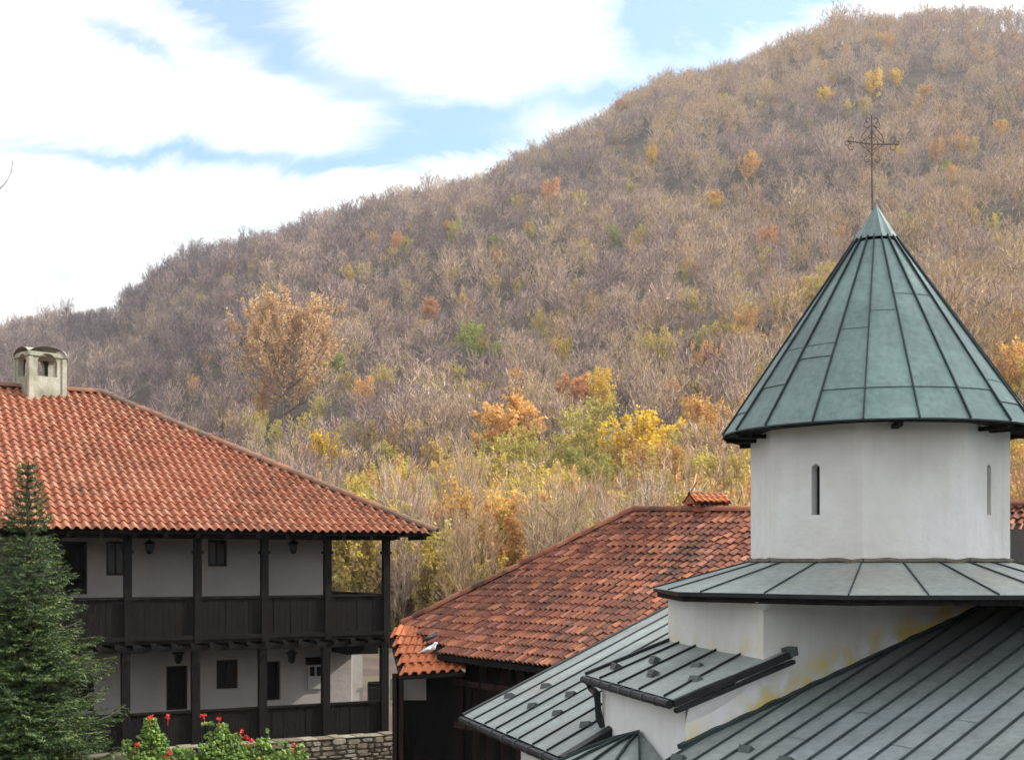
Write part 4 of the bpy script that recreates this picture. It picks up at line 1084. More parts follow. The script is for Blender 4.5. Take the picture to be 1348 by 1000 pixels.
M_WB = mat('white_feathers', (0.75, 0.75, 0.73), var=.05, bump=0); M_GB = mat('grey_feathers', (0.10, 0.10, 0.11), var=.3, bump=0)
pigeon(566, 859, 26.9, M_WB, 'white pigeon perched on the small orange roof', 1, 1.0)
pigeon(568, 842, 27.6, M_GB, 'dark pigeon perched just above the white one', 1, .85)

# ------------------------------------------------------------------ stone wall, geraniums
sw_d = -0.55
wall_th = thing('stone_wall', fp(sx(460, sw_d), sw_d, GZ), 'low rubble stone terrace wall in front of the lower gallery', 'wall')
zt0 = fz(505, 968, sw_d)
s_a, s_b = sx(100, sw_d), sx(521, sw_d)
mb = MB(); mb.box(fp(s_a, sw_d+0.04, GZ-1), FD*(s_b-s_a-0.04), BD*0.42, UP*(zt0-0.03-GZ+1)); mb.build('core', M_MORTAR, wall_th)
st_mats = [mat('stone_a', (0.27, 0.235, 0.17), rough=.95, var=.3, scale=7, bump=.5, bscale=20), mat('stone_b', (0.20, 0.165, 0.115), rough=.95, var=.35, scale=7, bump=.5, bscale=20), mat('stone_c', (0.33, 0.30, 0.235), rough=.95, var=.3, scale=7, bump=.5, bscale=20)]
def stone(s0, s1, z0, z1, off, par, dep=0.14):
    mb = MB(); j = lambda a_: rnd.uniform(-a_, a_)
    ws, hs = s1-s0, z1-z0; bump = rnd.uniform(0.0, 0.05)
    outer = [(s0+.01, z0+hs*.2+j(.01)), (s0+ws*.18, z0+.005), (s1-ws*.2+j(.02), z0+.005), (s1-.01, z0+hs*.3), (s1-.01, z1-hs*.2+j(.01)), (s1-ws*.15, z1-.006), (s0+ws*.2+j(.02), z1-.006), (s0+.01, z1-hs*.25)]
    inn_ = [(s0+ws/2+(a_-s0-ws/2)*.78, z0+hs/2+(b_-z0-hs/2)*.7) for a_, b_ in outer]
    for k in range(8):
        k2 = (k+1) % 8
        mb.face([fp(outer[k][0], off+dep*.5, outer[k][1]), fp(outer[k2][0], off+dep*.5, outer[k2][1]), fp(inn_[k2][0], off-bump, inn_[k2][1]), fp(inn_[k][0], off-bump, inn_[k][1])])
    mb.face([fp(a_, off-bump, b_) for a_, b_ in inn_])
    mb.build('stone', rnd.choice(st_mats), par)
z = zt0; row = 0
while z > zt0-1.0:
    h_ = rnd.uniform(0.07, 0.17); s = s_a+rnd.uniform(0, .2)+(6.0 if row > 3 else 0)
    s = max(s, sx(215, sw_d))
    while s < s_b:
        w_ = rnd.uniform(0.12, 0.42); stone(s, min(s+w_, s_b+rnd.uniform(0, .05)), z-h_+rnd.uniform(-.02, .03), z-rnd.uniform(-.02, .025), sw_d, wall_th); s += w_
    z -= h_; row += 1
s = sx(215, sw_d)
while s < s_b:      # coping stones
    w_ = rnd.uniform(0.22, 0.4); mb = MB(); hh = rnd.uniform(.02, .05); mb.box(fp(s+.01, sw_d-.02+rnd.uniform(-.02, .02), zt0), FD*(min(w_, s_b-s)-.02+0.01), BD*0.5, UP*hh); mb.build('stone', rnd.choice(st_mats), wall_th, bev=0.01); s += w_
rub = thing('rubble_step', fp(s_b+0.4, sw_d, GZ), 'loose grey stones stepping down at the right end of the stone wall', 'steps')
for k in range(5):
    mb = MB(); s = s_b+0.02+k*0.11; zz_ = zt0-0.22-k*0.06+rnd.uniform(-.03, .03); mb.box(fp(s, sw_d+rnd.uniform(-.1, .1), zz_-0.5), FD*0.17, BD*0.5, UP*0.5); mb.build('stone', rnd.choice(st_mats), rub, bev=0.02)

M_LEAF = bpy.data.materials.new('geranium_leaf'); M_LEAF.use_nodes = True
def leafmat(m, stops, trans=0.35, rough=0.6, usecol=False):
    t = m.node_tree; b = t.nodes['Principled BSDF']; b.inputs['Roughness'].default_value = rough
    at = t.nodes.new('ShaderNodeAttribute'); at.attribute_name = 'tint'; c = ramp(t, at.outputs['Fac'], stops)
    if usecol:
        oi = t.nodes.new('ShaderNodeObjectInfo'); mx = t.nodes.new('ShaderNodeMix'); mx.data_type = 'RGBA'; mx.blend_type = 'MULTIPLY'; mx.inputs['Factor'].default_value = 1
        t.links.new(c, mx.inputs['A']); t.links.new(oi.outputs['Color'], mx.inputs['B']); c = mx.outputs['Result']
    t.links.new(c, b.inputs['Base Color'])
    tr = t.nodes.new('ShaderNodeBsdfTranslucent'); t.links.new(c, tr.inputs['Color']); ms = t.nodes.new('ShaderNodeMixShader'); ms.inputs[0].default_value = trans
    t.links.new(b.outputs[0], ms.inputs[1]); t.links.new(tr.outputs[0], ms.inputs[2]); t.links.new(ms.outputs[0], t.nodes['Material Output'].inputs[0])
leafmat(M_LEAF, [(0, (0.08, 0.17, 0.03)), (0.5, (0.17, 0.32, 0.05)), (1, (0.34, 0.46, 0.09))])
M_RED = mat('red_petals', (0.75, 0.05, 0.03), var=.2, bump=0, rough=.6)
M_STEM = mat('green_stem', (0.10, 0.14, 0.04), var=.2, bump=0)
def geranium(cols, lab, reds, d_off=-0.95, dens=1.0):
    """cols: list of (px, py_top, halfwidth px) columns of foliage"""
    p0 = fp(sx(cols[0][0], d_off), d_off, zt0-0.5)
    g = thing('geranium', p0, lab, 'plant', 'flowering geraniums along the terrace wall')
    r_ = random.Random(int(cols[0][0])); lf = MB(); st_ = MB()
    for (px, pyt, hwp) in cols:
        s = sx(px, d_off); dd = fp(s, d_off, 0).y; top = zof(pyt, dd); hw_ = hwp/F*dd; bot = zof(1015, dd)
        for k in range(int(5*dens)):
            a_ = r_.uniform(0, 6.28); q = fp(s, d_off, bot); e_ = fp(s+hw_*.6*math.cos(a_), d_off+hw_*.5*math.sin(a_), bot+(top-bot)*r_.uniform(.6, .95))
            st_.tube([q, q.lerp(e_, .5)+Vector((r_.uniform(-.05, .05), 0, .03)), e_], [0.012, 0.009, 0.005], 4)
        n = int(dens*60*max(.45, top-bot)*hw_*2/0.10)
        for k in range(n):
            f = r_.random(); rr_ = hw_*(1-0.55*f**2)*math.sqrt(r_.random())
            if noise.noise(Vector((s*3+rr_*5, f*4, px))) < -0.18: continue
            a_ = r_.uniform(0, 6.28); c_ = fp(s+rr_*math.cos(a_), d_off+rr_*.8*math.sin(a_), bot+(top-bot)*f)
            nrm = Vector((r_.gauss(.3, .5), r_.gauss(-.5, .5), r_.uniform(.2, 1))).normalized(); u = nrm.orthogonal().normalized(); v = nrm.cross(u); R_ = r_.uniform(.028, .055)
            lf.face([c_+(u*math.cos(t_)+v*math.sin(t_))*R_*(1 if i % 2 else .82)+nrm*(0.012 if i % 2 else 0) for i, t_ in enumerate([2*math.pi*i/7 for i in range(7)])], 0, r_.random())
    lf.build('foliage', M_LEAF, g, tint=True)['kind'] = 'stuff'; st_.build('stem', M_STEM, g)
    for (px, py) in reds:
        o_ = d_off-0.12; s = sx(px, o_); c_ = fp(s, o_, fz(px, py, o_)); fl = MB()
        for k in range(22):
            q = c_+Vector((r_.gauss(0, .032), r_.gauss(0, .032), r_.gauss(0, .028))); nrm = Vector((r_.gauss(0, 1), r_.gauss(-.6, 1), r_.gauss(.4, 1))).normalized(); u = nrm.orthogonal().normalized(); v = nrm.cross(u)
            fl.face([q+(u*math.cos(t_)+v*math.sin(t_))*.02 for t_ in [2*math.pi*i/5 for i in range(5)]])
        fl.tube([c_, c_-UP*.2], .006, 4); fl.build('blossom', M_RED, g)
geranium([(198, 945, 16), (186, 968, 16), (212, 966, 16), (168, 965, 11), (236, 984, 16)], 'tall red geranium in front of the lower dark door', [(198, 943), (221, 943), (223, 989), (181, 980), (220, 993)])
geranium([(274, 950, 17), (292, 952, 16), (308, 965, 18), (283, 975, 24), (322, 980, 18)], 'broad leafy geranium beneath the lower square window', [(269, 942), (317, 962), (289, 945)])
geranium([(345, 972, 20), (370, 976, 20), (352, 958, 6), (395, 980, 15), (330, 980, 18), (300, 985, 20), (250, 985, 18)], 'low yellow-green geranium against the rubble wall', [(387, 980), (341, 998), (324, 969), (330, 974)], dens=.9)

# ------------------------------------------------------------------ spruce at the left
M_NEEDLE = bpy.data.materials.new('spruce_needles'); M_NEEDLE.use_nodes = True
leafmat(M_NEEDLE, [(0, (0.013, 0.034, 0.010)), (0.5, (0.042, 0.092, 0.020)), (1, (0.18, 0.25, 0.055))], 0.15, 0.6)
M_BARK = mat('bark', (0.10, 0.075, 0.055), rough=.95, var=.35, scale=10, bump=.4)
SD = 21.0; sp = P(37, 740, SD); sp_top = zof(606, SD); sp_bot = GZ
spruce = thing('spruce', Vector((sp.x, sp.y, GZ)), 'dark green spruce standing before the left end of the gallery', 'tree')
mb = MB(); hgt = sp_top-sp_bot
mb.tube([Vector((sp.x, sp.y, GZ-.3)), Vector((sp.x+.02, sp.y, GZ+hgt*.5)), Vector((sp.x, sp.y, sp_top-.25)), Vector((sp.x+.01, sp.y, sp_top))], [.11, .07, .02, .006], 7); mb.build('trunk', M_BARK, spruce)
r_ = random.Random(8); nd = MB(); br = MB()
def needles(a_, b_, dens, ln_):
    d_ = b_-a_; L_ = d_.length; d_.normalize(); n = max(3, int(L_*dens)); u0 = d_.orthogonal().normalized(); v0 = d_.cross(u0)
    tt = min(1, max(0, r_.gauss(.35, .28)))
    for k in range(n):
        f = k/n; q = a_+d_*(L_*f); an = r_.uniform(0, 6.28); o_ = u0*math.cos(an)+v0*math.sin(an); l_ = ln_*r_.uniform(.7, 1.2); e_ = q+(o_*.8+d_*.75)*l_; w_ = d_.cross(o_)*l_*.13
        b = len(nd.v); nd.v.extend((tuple(q-w_), tuple(q+w_), tuple(e_))); nd.f.append((b, b+1, b+2)); nd.m.append(0); nd.t.append(min(1, tt+(0.3 if f > .75 else 0)))
h = 0.12
while h < hgt-0.6:
    f = h/hgt; Rm = 0.10+0.40*h+0.0*f
    Rm = min(Rm, 1.75)*.84*r_.uniform(.86, 1.08)
    nb_ = 6 if h < 1 else 9
    a_off = r_.uniform(0, 6.28)
    for k in range(nb_):
        a_ = a_off+k*2*math.pi/nb_+r_.uniform(-.25, .25); Lb = Rm*r_.uniform(.62, 1.18); dr = Vector((math.cos(a_), math.sin(a_), 0))
        base = Vector((sp.x, sp.y, sp_top-h)); pts = []
        for i in range(6):
            t_ = i/5; lift = (0.35 if h < 1.2 else 0.05)*Lb*t_ - 0.28*Lb*t_*(1-t_)*min(1, h) - 0.22*Lb*t_*min(1, h/3) + 0.18*Lb*t_**3
            pts.append(base+dr*(Lb*t_)+UP*lift)
        br.tube(pts, [.016*(1-.75*i/5)+.003 for i in range(6)], 4, cap=False)
        needles(pts[1], pts[5], 80, .05)
        sd_ = Vector((-dr.y, dr.x, 0)); m_n = max(3, int(Lb/0.075))
        for i in range(1, m_n):
            t_ = i/m_n; j = min(4, int(t_*5)); q = pts[j].lerp(pts[j+1], t_*5-j); tl_ = (0.10+0.34*Lb*(1-t_)**.8*min(1, t_*4+.2))*r_.uniform(.7, 1.15)
            for sg in (1, -1):
                dd_ = (sd_*sg*.85+dr*.75+UP*r_.uniform(-.22, .18)).normalized(); e_ = q+dd_*tl_
                needles(q, e_, 85, .05)
                if tl_ > .25:
                    for g_ in (.4, .7):
                        q2 = q.lerp(e_, g_); needles(q2, q2+(dd_*.7+dr*.6*r_.uniform(.4, 1)-sd_*sg*.2).normalized()*tl_*.45, 85, .048)
    h += 0.125 if h > .8 else 0.11
needles(Vector((sp.x, sp.y, sp_top-.7)), Vector((sp.x, sp.y, sp_top)), 120, .035)
nd.build('needles', M_NEEDLE, spruce, tint=True)['kind'] = 'stuff'
br.build('branches', M_BARK, spruce)['kind'] = 'stuff'
for k, (x, y, sc) in enumerate([(25.0, 13.5, 3.5), (25.5, 18.5, 3.8), (27.0, 23.0, 3.7)]):  # three added spruces, never in view, blocking the sun from the church
    o = bpy.data.objects.new('spruce', None); COL.objects.link(o); o.location = (x, y, GZ); o.rotation_euler = (0, 0, k*1.3); o.scale = (sc, sc, sc*.98)
    tag(o, 'tall spruce added outside the view to shade the church, ' + ('nearest to the main roof', 'middle one of the row', 'nearest to the outbuilding')[k], 'tree', 'added spruces outside the view shading the church')
    for ch in spruce.children:
        c_ = ch.copy(); COL.objects.link(c_); c_.parent = o
# bare twig reaching in at the upper left
mb = MB(); tw_p = [P(-60, 330, 9), P(-25, 280, 9), P(-5, 254, 9), P(8, 240, 9), P(15, 226, 9), P(17, 210, 9)]
mb.tube(tw_p, [.012, .008, .004, .003, .0025, .0015], 5); o = mb.build('bare_twig', M_BARK, None, loc=tw_p[0]); tag(o, 'thin curved bare twig reaching into the sky at the left edge', 'twig')

# ------------------------------------------------------------------ forest
def twig_mat(name):
    m = bpy.data.materials.new(name); m.use_nodes = True; t = m.node_tree; b = t.nodes['Principled BSDF']; b.inputs['Roughness'].default_value = 0.9; b.inputs['Specular IOR Level'].default_value = 0.1
    oi = t.nodes.new('ShaderNodeObjectInfo')
    nz = t.nodes.new('ShaderNodeTexNoise'); nz.inputs['Scale'].default_value = 0.011; nz.inputs['Detail'].default_value = 3; t.links.new(oi.outputs['Location'], nz.inputs['Vector'])
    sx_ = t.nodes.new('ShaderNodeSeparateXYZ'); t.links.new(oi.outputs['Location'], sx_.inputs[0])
    side = mathn(t, 'MULTIPLY', mathn(t, 'MINIMUM', mathn(t, 'MAXIMUM', mathn(t, 'DIVIDE', sx_.outputs[0], 150.0), -1.0), 0.5), 0.28)  # shade of the hill's left flank painted into the twig colour, by X
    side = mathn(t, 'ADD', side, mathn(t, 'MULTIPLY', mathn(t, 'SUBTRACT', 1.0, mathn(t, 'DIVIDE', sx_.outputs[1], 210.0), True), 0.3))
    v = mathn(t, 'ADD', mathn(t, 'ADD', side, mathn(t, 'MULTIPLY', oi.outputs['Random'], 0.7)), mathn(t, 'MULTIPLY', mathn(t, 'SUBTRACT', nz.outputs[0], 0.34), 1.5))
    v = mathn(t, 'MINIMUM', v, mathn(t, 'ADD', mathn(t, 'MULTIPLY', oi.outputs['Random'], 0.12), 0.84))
    c = ramp(t, v, [(0.0, (0.17, 0.13, 0.14)), (0.2, (0.25, 0.19, 0.19)), (0.42, (0.36, 0.265, 0.235)), (0.62, (0.49, 0.37, 0.30)), (0.8, (0.52, 0.40, 0.27)), (0.95, (0.50, 0.35, 0.21)), (1.0, (0.50, 0.30, 0.17))])  # lowest purple stop darkened for the painted shade on the left flank
    at = t.nodes.new('ShaderNodeAttribute'); at.attribute_name = 'tint'
    hv = t.nodes.new('ShaderNodeHueSaturation'); t.links.new(c, hv.inputs['Color']); t.links.new(mathn(t, 'ADD', mathn(t, 'MULTIPLY', at.outputs['Fac'], 1.1), 0.5), hv.inputs['Value'])
    t.links.new(hv.outputs[0], b.inputs['Base Color'])
    return m
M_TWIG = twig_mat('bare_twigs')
M_FLEAF = bpy.data.materials.new('autumn_leaves'); M_FLEAF.use_nodes = True
leafmat(M_FLEAF, [(0, (0.55, 0.55, 0.55)), (0.5, (0.85, 0.85, 0.8)), (1, (1.0, 1.0, 1.0))], 0.4, 0.7, True)
def bare_tree(seed, hgt, limbs, twigs, sub, rad, vase=0.5, leaves=0, leaf_s=0.16, twig_w=0.035, trunks=1, base_f=0.25, limb_w=0.0042, up_=1.0):
    """returns (trunk MB, crown MB, leaf MB) with origin at the foot"""
    r_ = random.Random(seed); T, Cn, Lf = MB(), MB(), MB()
    def strip(a_, b_, w, tt):
        d_ = (b_-a_); u = Vector((r_.gauss(0, 1), r_.gauss(0, 1), r_.gauss(0, .3))).cross(d_)
        if u.length < 1e-6: return
        u = u.normalized()*w/2; b = len(Cn.v); Cn.v.extend((tuple(a_-u), tuple(a_+u), tuple(b_))); Cn.f.append((b, b+1, b+2)); Cn.m.append(0); Cn.t.append(tt)
    tops = []
    for q in range(trunks):
        lean = Vector((r_.uniform(-.08, .08)+(r_.uniform(-.25, .25) if trunks > 1 else 0), r_.uniform(-.08, .08)+(r_.uniform(-.25, .25) if trunks > 1 else 0), 1)); pts = [Vector((0, 0, -0.6))]; top = hgt*r_.uniform(.72, .85)
        for i in range(1, 6): pts.append(Vector((lean.x*top*i/5, lean.y*top*i/5, top*i/5))+Vector((r_.uniform(-.02, .02), r_.uniform(-.02, .02), 0))*hgt)
        T.tube(pts, [hgt*.011/(trunks**.55)*(1-.16*i) for i in range(6)], 5, cap=False); tops.append(pts)
    for k in range(limbs):
        pts = tops[k % trunks]; f = base_f+(1-base_f)*(k+r_.random())/limbs; f = min(f, .98); j = min(4, int(f*5)); o = pts[j].lerp(pts[j+1], f*5-j)
        a_ = r_.uniform(0, 6.28); out = Vector((math.cos(a_), math.sin(a_), 0)); env = rad*(math.sin(math.pi*min(1, (0.22+0.72*f)))**.7)*r_.uniform(.75, 1.1)
        L_ = max(env, hgt*.1); e1 = o+out*L_*.5+UP*L_*vase*r_.uniform(.6, 1.1)*.7; e2 = o+out*L_*.9+UP*(L_*vase*1.5+hgt*.08)
        Cn.tube([o, e1, e2], [hgt*limb_w*(1.3-f), hgt*limb_w*.62*(1.3-f), hgt*.001], 3, cap=False)
        for m_ in range(sub):
            g = r_.uniform(.15, 1); q0 = o.lerp(e1, g*2) if g < .5 else e1.lerp(e2, g*2-1)
            d_ = (out*r_.uniform(.1, .7)+Vector((r_.gauss(0, .38), r_.gauss(0, .38), 0))+UP*r_.uniform(.7, 1.6)*up_).normalized(); l_ = hgt*r_.uniform(.08, .17)*(1.2-.4*g); q1 = q0+d_*l_
            tt = r_.random(); strip(q0, q1, twig_w*1.7, tt)
            for n_ in range(twigs):
                h_ = r_.uniform(.1, 1); s0 = q0.lerp(q1, h_); dd = (d_+Vector((r_.gauss(0, .34), r_.gauss(0, .34), r_.gauss(.3, .3)))).normalized(); s1 = s0+dd*l_*r_.uniform(.35, .75); strip(s0, s1, twig_w, tt*.6+.4*r_.random())
                for z_ in range(leaves):
                    c_ = s0.lerp(s1, r_.random())+Vector((r_.gauss(0, .12), r_.gauss(0, .12), r_.gauss(0, .12))); nn_ = Vector((r_.gauss(0, 1), r_.gauss(0, 1), r_.gauss(.4, 1))).normalized(); u = nn_.orthogonal().normalized(); v = nn_.cross(u); S_ = leaf_s*r_.uniform(.6, 1.3)
                    b = len(Lf.v); Lf.v.extend((tuple(c_-u*S_), tuple(c_+v*S_*.7), tuple(c_+u*S_), tuple(c_-v*S_*.7))); Lf.f.append((b, b+1, b+2, b+3)); Lf.m.append(0); Lf.t.append(r_.random())
    return T, Cn, Lf
def join(a_, b_):
    o = len(a_.v); a_.v += b_.v; a_.f += [tuple(i+o for i in f) for f in b_.f]; a_.m += b_.m; a_.t += b_.t; return a_
# near kinds: trunk and crown meshes
near = []
for k, (h_, lb, tw_, sb, rd, vs, tn) in enumerate([(10, 30, 8, 9, 2.2, 1.4, 2), (9, 34, 8, 8, 1.9, 1.9, 5), (11.5, 32, 8, 9, 2.2, 1.6, 3), (7, 32, 8, 8, 2.0, 1.6, 6), (9.5, 32, 8, 9, 2.6, 1.2, 2)]):
    T, Cn, _ = bare_tree(50+k, h_, lb, tw_, sb, rd, vs, trunks=tn, twig_w=.036, limb_w=.003, up_=1.0)
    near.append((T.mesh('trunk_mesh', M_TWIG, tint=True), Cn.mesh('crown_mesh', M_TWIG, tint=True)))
far = []
for k, (h_, rd, vs, tn) in enumerate([(10, 3.2, .9, 1), (8.5, 2.9, 1.2, 2), (11, 3.3, 1.0, 1), (9, 3.6, .7, 1), (7.5, 2.8, 1.0, 3), (12, 3.2, 1.1, 1)]):
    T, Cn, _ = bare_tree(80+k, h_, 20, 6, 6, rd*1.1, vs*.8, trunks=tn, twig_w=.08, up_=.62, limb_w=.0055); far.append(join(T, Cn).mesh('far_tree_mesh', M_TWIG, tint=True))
leafy = []
for k, (h_, rd, vs, lv_) in enumerate([(8, 2.6, .8, 4), (6, 2.4, .7, 5), (10, 2.8, 1.0, 4)]):
    T, Cn, Lf = bare_tree(120+k, h_, 24, 5, 6, rd, vs, leaves=lv_, leaf_s=.15, trunks=1+k % 2, twig_w=.045)
    leafy.append((T.mesh('trunk_mesh', M_TWIG, tint=True), Cn.mesh('branch_mesh', M_TWIG, tint=True), Lf.mesh('leaf_mesh', M_FLEAF, tint=True), h_))
YEL, ORG, GRN, OLV, RST = (0.95, 0.66, 0.06, 1), (0.88, 0.52, 0.16, 1), (0.40, 0.44, 0.09, 1), (0.62, 0.55, 0.12, 1), (0.82, 0.42, 0.17, 1)
CT = [(430, 622, 1.1, YEL, 'bright yellow bush just behind the hip of the long tiled roof'), (527, 590, 1.0, YEL, 'golden tree above the right end of the gallery roof'), (478, 528, .9, ORG, 'small golden orange tree right of the big oak'),
 (462, 600, .9, OLV, 'olive yellow tree left of the golden one behind the gallery roof'), (650, 606, 2.0, ORG, 'rounded orange tree in the middle of the valley'), (676, 640, 1.0, OLV, 'yellow-green bush at the foot of the rounded orange tree'),
 (692, 532, 1.2, ORG, 'orange tree high above the rounded one'), (757, 535, 1.2, RST, 'rusty orange tree in mid slope'), (792, 530, 1.0, YEL, 'golden tree right beside the rusty one'), (620, 470, 1.2, GRN, 'lime green tree on the lower slope'),
 (660, 475, .8, GRN, 'dark green bush right of the lime tree'), (770, 628, 1.2, OLV, 'yellow-green tree left of the bright yellow ones'), (828, 635, 1.3, YEL, 'bright yellow tree behind the outbuilding ridge'), (868, 620, 1.3, YEL, 'tall yellow tree left of the brick chimney'), (893, 640, .8, YEL, 'short yellow tree touching the brick chimney'),
 (932, 588, 1.2, ORG, 'orange tree left of the cone roof'), (975, 620, 1.0, RST, 'rust brown tree beside the drum'), (780, 672, 1.0, GRN, 'grass green bush above the outbuilding hip'), (440, 500, .9, GRN, 'pale green tree beside the big oak'),
 (820, 135, 1.3, RST, 'orange tree on the skyline ridge'), (858, 218, .9, YEL, 'upright yellow tree below the ridge'), (985, 235, 1.1, ORG, 'lone orange tree high above the cone roof'), (1082, 92, .9, ORG, 'small orange tree near the top of the hill'),
 (1150, 122, 1.2, YEL, 'yellow tree above the iron cross'), (1180, 112, .9, YEL, 'second yellow tree right above the cross'), (1217, 130, 1.0, ORG, 'bright orange tree right of the cross'), (1170, 66, .9, ORG, 'orange tree close under the summit'), (1083, 135, .9, YEL, 'faded yellow tree left of the cross top'),
 (940, 275, 1.1, ORG, 'orange tree in the middle of the high slope'), (725, 270, 1.1, RST, 'rust brown tree on the left part of the high slope'), (765, 278, .9, OLV, 'dull yellow tree right of the rust brown one'), (592, 305, .8, ORG, 'small orange tree on the shaded left slope'),
 (522, 330, .8, RST, 'faded rust tree on the shaded left slope'), (838, 325, .8, YEL, 'small yellow tree in mid slope'), (648, 328, .8, GRN, 'small green tree in mid slope'), (808, 322, .8, GRN, 'dark green tree in mid slope'), (567, 425, 1.0, RST, 'flat orange tree above the lime tree'),
 (1300, 85, .9, ORG, 'orange tree at the right end of the summit'), (1232, 210, .8, ORG, 'orange tree right above the cone tip'), (1245, 228, .7, GRN, 'green tree below the orange one near the cone tip'), (1190, 298, .8, GRN, 'green tree right beside the cone tip'), (1010, 330, .9, RST, 'rust tree left of the cone tip'), (1335, 505, 1.1, ORG, 'orange tree behind the right side of the cone'), (290, 322, 1.0, OLV, 'pale yellow tree on the left skyline'), (250, 332, .9, RST, 'tan tree on the left skyline'),
 (510, 625, .8, OLV, 'olive bush below the golden tree'), (590, 640, .9, OLV, 'olive bush left of the rounded orange tree'), (720, 650, .9, OLV, 'olive bush right of the rounded orange tree')]
HS_ = (8, 6, 10); CTP = []
CT = [(a_, b_, c_*(1.2 if b_ > 500 else 1.05), d_, e_) for a_, b_, c_, d_, e_ in CT]
for k, (px, py, s_, colr, lab) in enumerate(CT):
    p = hit(px, py+4); want = s_*HS_[k % 3]; CTP.append(hit(px, min(py+want*.55*F/max(95, p.y), 790)))
OAKP = hit(374, 560)
def blocked(x, y):
    for q in CTP:
        if (x-q.x)**2+(y-q.y)**2 < 9 or (0 < q.y-y < 16 and abs(x/y-q.x/q.y)*q.y < 3.4): return True
    q = OAKP
    return (x-q.x)**2+(y-q.y)**2 < 90 or (0 < q.y-y < 24 and abs(x/y-q.x/q.y)*q.y < 8)
# dense scatter
rs = random.Random(21); pts = []
Y = 88.0
while Y < 800:
    stepy = 4.4 if Y < 190 or Y > 690 else 6.0
    x = -0.47*Y
    while x < 0.47*Y:
        xx, yy = x+rs.uniform(-2.4, 2.4), Y+rs.uniform(-2.4, 2.4); x += stepy
        if blocked(xx, yy) or (170 < yy < 640 and noise.noise(Vector((xx*.045, yy*.03, 3.3))) < -.38): continue
        if yy < 160 and -.18 < xx/yy < .20 and rs.random() < .35: continue
        pts.append((xx, yy))
    Y += stepy*0.95
pts.sort(key=lambda p: p[1])
LAB_BARE = 'bare grey-brown tree at the foot of the wooded hill'
NEAR_N = 245
cnt = 0; farp = []
for (x, y) in pts:
    if cnt < NEAR_N and abs(x/y) < 0.44 and rs.random() < 0.8:
        tm_, cm_ = near[rs.randrange(5)]; sc = rs.uniform(.75, 1.2)
        o = bpy.data.objects.new('bare_tree', tm_); COL.objects.link(o); o.location = (x, y, terr(x, y)); o.rotation_euler = (0, 0, rs.uniform(0, 6.28)); o.scale = (sc, sc, sc*rs.uniform(.9, 1.15))
        tag(o, LAB_BARE, 'tree', 'bare trees at the foot of the hill')
        c_ = bpy.data.objects.new('crown', cm_); COL.objects.link(c_); c_.parent = o; cnt += 1
    else: farp.append((x, y))
# far mass: one object, instances through geometry nodes
proto = bpy.data.collections.new('forest_kinds')
for k, m_ in enumerate(far):
    o = bpy.data.objects.new('forest_kind_%d' % k, m_); proto.objects.link(o)
me = bpy.data.meshes.new('forest'); me.from_pydata([(x, y, terr(x, y)-.2) for x, y in farp], [], [])
sc_ = me.attributes.new('sc', 'FLOAT', 'POINT'); sc_.data.foreach_set('value', [(rs.uniform(.7, 1.25)+(0.45 if rs.random() < .08 else 0))*(0.95+0.5*noise.noise(Vector((x*.02, y*.02, 9)))) for x, y in farp])
ro_ = me.attributes.new('rz', 'FLOAT', 'POINT'); ro_.data.foreach_set('value', [rs.uniform(0, 6.28) for _ in farp])
ix_ = me.attributes.new('ix', 'INT', 'POINT'); ix_.data.foreach_set('value', [rs.randrange(6) for _ in farp])
fo = bpy.data.objects.new('forest', me); COL.objects.link(fo); tag(fo, 'mass of bare autumn woodland covering the hillside', None, None, 'stuff')
ng = bpy.data.node_groups.new('forest_nodes', 'GeometryNodeTree')
ng.interface.new_socket('Geometry', in_out='INPUT', socket_type='NodeSocketGeometry'); ng.interface.new_socket('Geometry', in_out='OUTPUT', socket_type='NodeSocketGeometry')
gi, go = ng.nodes.new('NodeGroupInput'), ng.nodes.new('NodeGroupOutput'); ip = ng.nodes.new('GeometryNodeInstanceOnPoints'); ci = ng.nodes.new('GeometryNodeCollectionInfo')
ci.inputs['Collection'].default_value = proto; ci.inputs['Separate Children'].default_value = True; ci.inputs['Reset Children'].default_value = True
def nat(nm, ty):
    n = ng.nodes.new('GeometryNodeInputNamedAttribute'); n.data_type = ty; n.inputs['Name'].default_value = nm; return n.outputs['Attribute']
gl = ng.links.new
gl(gi.outputs[0], ip.inputs['Points']); gl(ci.outputs[0], ip.inputs['Instance']); ip.inputs['Pick Instance'].default_value = True
gl(nat('ix', 'INT'), ip.inputs['Instance Index']); gl(nat('sc', 'FLOAT'), ip.inputs['Scale'])
cx3 = ng.nodes.new('ShaderNodeCombineXYZ'); gl(nat('rz', 'FLOAT'), cx3.inputs[2]); gl(cx3.outputs[0], ip.inputs['Rotation']); gl(ip.outputs[0], go.inputs[0])
md = fo.modifiers.new('scatter', 'NODES'); md.node_group = ng

